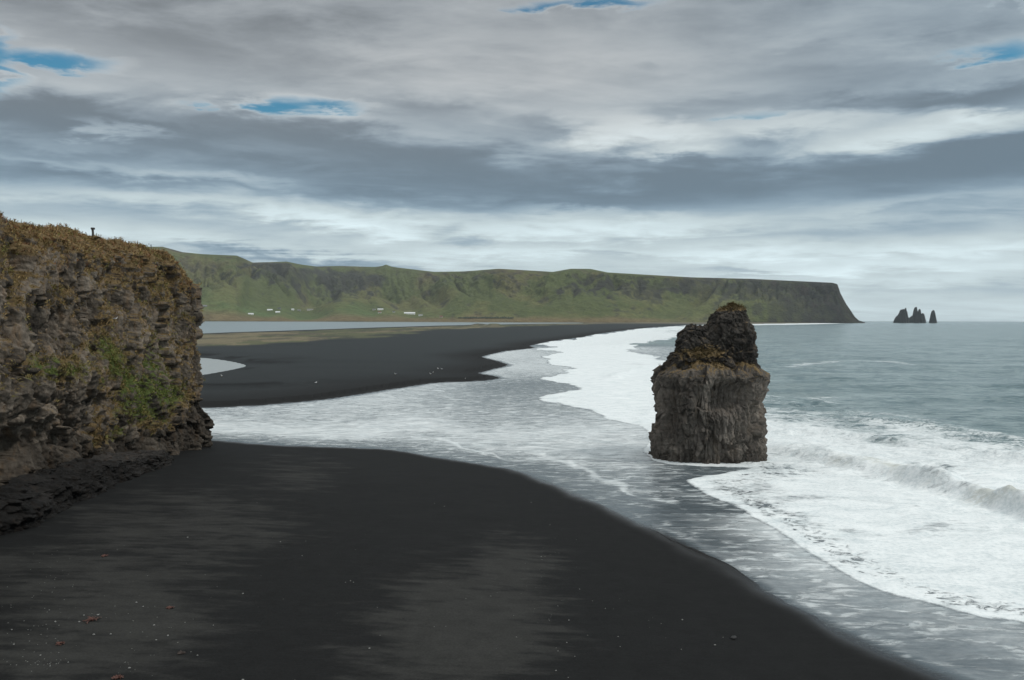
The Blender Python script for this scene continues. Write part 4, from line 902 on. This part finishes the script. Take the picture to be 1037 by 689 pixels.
for px, py, lab in ((116, 324.5, "white seabird sitting high on the cliff above the green patch"), (43, 356, "white seabird on a ledge at the dark part of the cliff"), (163, 338, "white seabird on the brown rock near the cliff's corner")):
    p, n = on_cliff(px, py); gull(p + n * .12 + np.array([0, 0, -.03]), random.uniform(-1, 1), lab, .8, "seabird", "white seabirds nesting on the cliff")

# ------------------------------------------------------------------ posts on the rim
POSTM = plain("weathered_wood", (.05, .047, .043), .85, 12, .3)
def post(px, py, h, w, label):
    p, _ = on_cliff(px, py, True); t = thing("post", (p[0] - .3, p[1], p[2] - .15), label, "post")
    V, Fc = loft([(0, 0, w, w), (.001, 0, w, w)], 8)
    V, Fc = [], []
    lv = [(0, w), (.15, w * .95), (h * .55, w * .9), (h * .9, w * .95), (h, w * .85)]
    for z, q in lv:
        for k in range(8): a = k * math.pi / 4; V.append((q * math.cos(a) + .02 * math.sin(z * 5), q * math.sin(a), z))
    for i in range(len(lv) - 1):
        for k in range(8): Fc.append((i * 8 + k, i * 8 + (k + 1) % 8, i * 8 + 8 + (k + 1) % 8, i * 8 + 8 + k))
    Fc.append(tuple(range(32, 40))); mesh_obj("shaft", V, Fc, POSTM, t, False)
    V, Fc = box((-w * 1.15, -w * 1.1, h), (w * 1.35, w * 1.1, h + w * 1.6)); mesh_obj("cap", V, Fc, POSTM, t, False)
post(96.5, 236.5, .78, .12, "short dark post with a cap on the grassy rim of the cliff")
post(155, 249, .62, .045, "thin low stake on the grassy rim near the cliff's corner")

# ------------------------------------------------------------------ things washed up on the sand
WEED = plain("red_seaweed", (.075, .026, .016), .6, 14, .5); WEEDD = plain("brown_seaweed", (.035, .022, .016), .6, 14, .5)
def seaweed(px, py, s, label, mat):
    p = on_ground(px, py); V, Fc = [], []
    n = 46
    for k in range(n):                                    # curled ribbons heaped up
        a = random.uniform(0, 6.28); r0 = s * min(abs(random.gauss(0, .18)), .24); x, y = r0 * math.cos(a), r0 * math.sin(a); ang = random.uniform(0, 6.28); z = .01 + .10 * s * math.exp(-r0 * r0 / (.2 * s * s)) * random.random()
        L = s * random.uniform(.15, .4); w = random.uniform(.012, .03); o = len(V)
        for i in range(6):
            t_ = i / 5; ang += random.uniform(-.5, .5); x += L / 5 * math.cos(ang); y += L / 5 * math.sin(ang); zz = z + .05 * s * math.sin(t_ * 3.1) + random.uniform(0, .02)
            nx, ny = -math.sin(ang), math.cos(ang); V += [(x + nx * w, y + ny * w, zz), (x - nx * w, y - ny * w, zz + random.uniform(-.01, .02))]
        for i in range(5): Fc.append((o + 2 * i, o + 2 * i + 1, o + 2 * i + 3, o + 2 * i + 2))
    o = mesh_obj("seaweed_clump", V, Fc, mat, None, True); o.location = p
    tag(o, label, "seaweed", "seaweed clumps on the sand")
for q in ((93, 628.5, .75, "largest dark red seaweed clump with white specks beside it", WEED), (61, 652.5, .4, "small rusty seaweed clump below the largest one", WEED), (172, 616, .38, "small rusty seaweed clump on bare grey sand", WEED), (184, 662, .35, "small dark brown seaweed clump on dark sand", WEEDD), (106, 563.5, .45, "faint reddish seaweed clump farthest up near the cliff", WEED), (119, 687, .5, "rusty seaweed clump cut by the bottom of the picture", WEED)):
    seaweed(*q)
STONE = {"pale": plain("pale_pebble", (.19, .19, .18), .75, 20, .2), "grey": plain("grey_pebble", (.16, .16, .15), .8, 20, .3), "dark": plain("dark_stone", (.015, .015, .015), .7, 20, .3)}
def pebble_mesh(r, seed):
    V, Fc = ell((0, 0, 0), (r, r * .8, r * .55), 9, 7); V = np.array(V)
    k = 1 + (.55 if r > .2 else .25) * vn(V[:, 0] / r * 1.3, V[:, 1] / r * 1.3, V[:, 2] / r * 1.3, seed); return V * k[:, None], Fc
def pebble(px, py, r, mat, label, group, cat="pebble", name="pebble"):
    p = on_ground(px, py); V, Fc = pebble_mesh(r, random.randint(0, 999)); o = mesh_obj(name, V, Fc, STONE[mat], None, True)
    o.location = (p[0], p[1], p[2] + r * .3); o.rotation_euler = (0, 0, random.uniform(0, 6)); return tag(o, label, cat, group)
pebble(743, 647, .16, "dark", "dark stone lying by itself on smooth wet black sand", None, "stone", "stone")
for px, py in ((85, 623.5), (99, 623), (80, 630), (158, 648.5), (145, 614.5), (138, 610.5), (216, 633.5), (170, 644), (69, 671), (41, 664), (14, 653), (12, 638), (56, 630), (50, 618), (246, 601.5), (284, 549), (190, 544.5), (246, 689), (156, 633.5), (95, 643), (112, 642.5), (131, 677), (200, 664)):
    pebble(px, py, random.uniform(.032, .06), "pale", "small pale pebble scattered on the sand towards the foot of the cliff", "pale pebbles near the cliff")
for px, py in ((306, 563), (350, 590), (355, 588.5), (358, 590), (497, 604), (374, 657), (576, 628.5), (565, 659.5), (563, 679.5), (548, 564), (549, 567), (613, 616.5), (626, 645), (574, 651), (587, 597), (691, 628), (724, 653.5), (690, 658), (450, 513), (440, 510), (538, 509), (582, 665), (565, 614), (628, 655)):
    pebble(px, py, random.uniform(.026, .05), "pale", "tiny pale pebble scattered on the open dark middle of the beach", "pale pebbles on the open beach")
# uncountable shell grit and specks
gv, gf = [], []
def grit(px, py, r):
    p = on_ground(px, py); o = len(gv)
    for k in range(5):
        a = k * 1.2566 + random.random() * .5; gv.append((p[0] + r * math.cos(a), p[1] + r * math.sin(a), p[2] + .004))
    gv.append((p[0], p[1], p[2] + r * .7))
    for k in range(5): gf.append((o + k, o + (k + 1) % 5, o + 5))
pts = []
for cx_, cy_, sx, sy, n in ((55, 590, 12, 22, 45), (42, 672, 12, 5, 40), (20, 650, 25, 20, 45), (60, 620, 35, 25, 45), (150, 635, 18, 14, 26), (130, 676, 14, 8, 18), (140, 600, 80, 40, 40), (560, 610, 16, 40, 40), (330, 570, 120, 50, 40), (640, 640, 60, 30, 30), (250, 480, 60, 20, 25), (548, 568, 4, 10, 14)):
    for _ in range(int(n * .6)): pts.append((random.gauss(cx_, sx), random.gauss(cy_, sy)))
for q in pts:
    if q[1] > 470: grit(q[0], q[1], random.uniform(.014, .034))
tag(mesh_obj("shell_grit", gv, gf, STONE["grey"], None, False), "pale shell grit strewn thinly over the dark sand", "shell grit", kind="stuff")

# ------------------------------------------------------------------ air
def haze():
    V, Fc = box((-23500, -10500, -2.6), (23500, 23500, float(hh.max()) + 15))
    m = bpy.data.materials.new("sea_haze"); m.use_nodes = True; t = m.node_tree
    for n in list(t.nodes):
        if n.type != 'OUTPUT_MATERIAL': t.nodes.remove(n)
    out = next(n for n in t.nodes if n.type == 'OUTPUT_MATERIAL')
    v = t.nodes.new('ShaderNodeVolumePrincipled'); v.inputs['Color'].default_value = (.86, .93, .97, 1); v.inputs['Density'].default_value = 1.8e-5; v.inputs['Anisotropy'].default_value = 0.1
    t.links.new(v.outputs[0], out.inputs['Volume'])
    tag(mesh_obj("haze", V, Fc, m, None, False), "thin pale sea air over the whole bay", "haze", kind="stuff")
haze()

# ------------------------------------------------------------------ render settings
SC.render.engine = 'CYCLES'; SC.cycles.use_denoising = True; SC.cycles.max_bounces = 6; SC.cycles.diffuse_bounces = 3; SC.cycles.glossy_bounces = 3; SC.cycles.volume_bounces = 1
SC.cycles.use_adaptive_sampling = True; SC.cycles.adaptive_threshold = 0.015
SC.view_settings.view_transform = 'Standard'; SC.view_settings.look = 'None'; SC.view_settings.exposure = 0.16; SC.view_settings.gamma = 1.0; SC.view_settings.use_curve_mapping = False
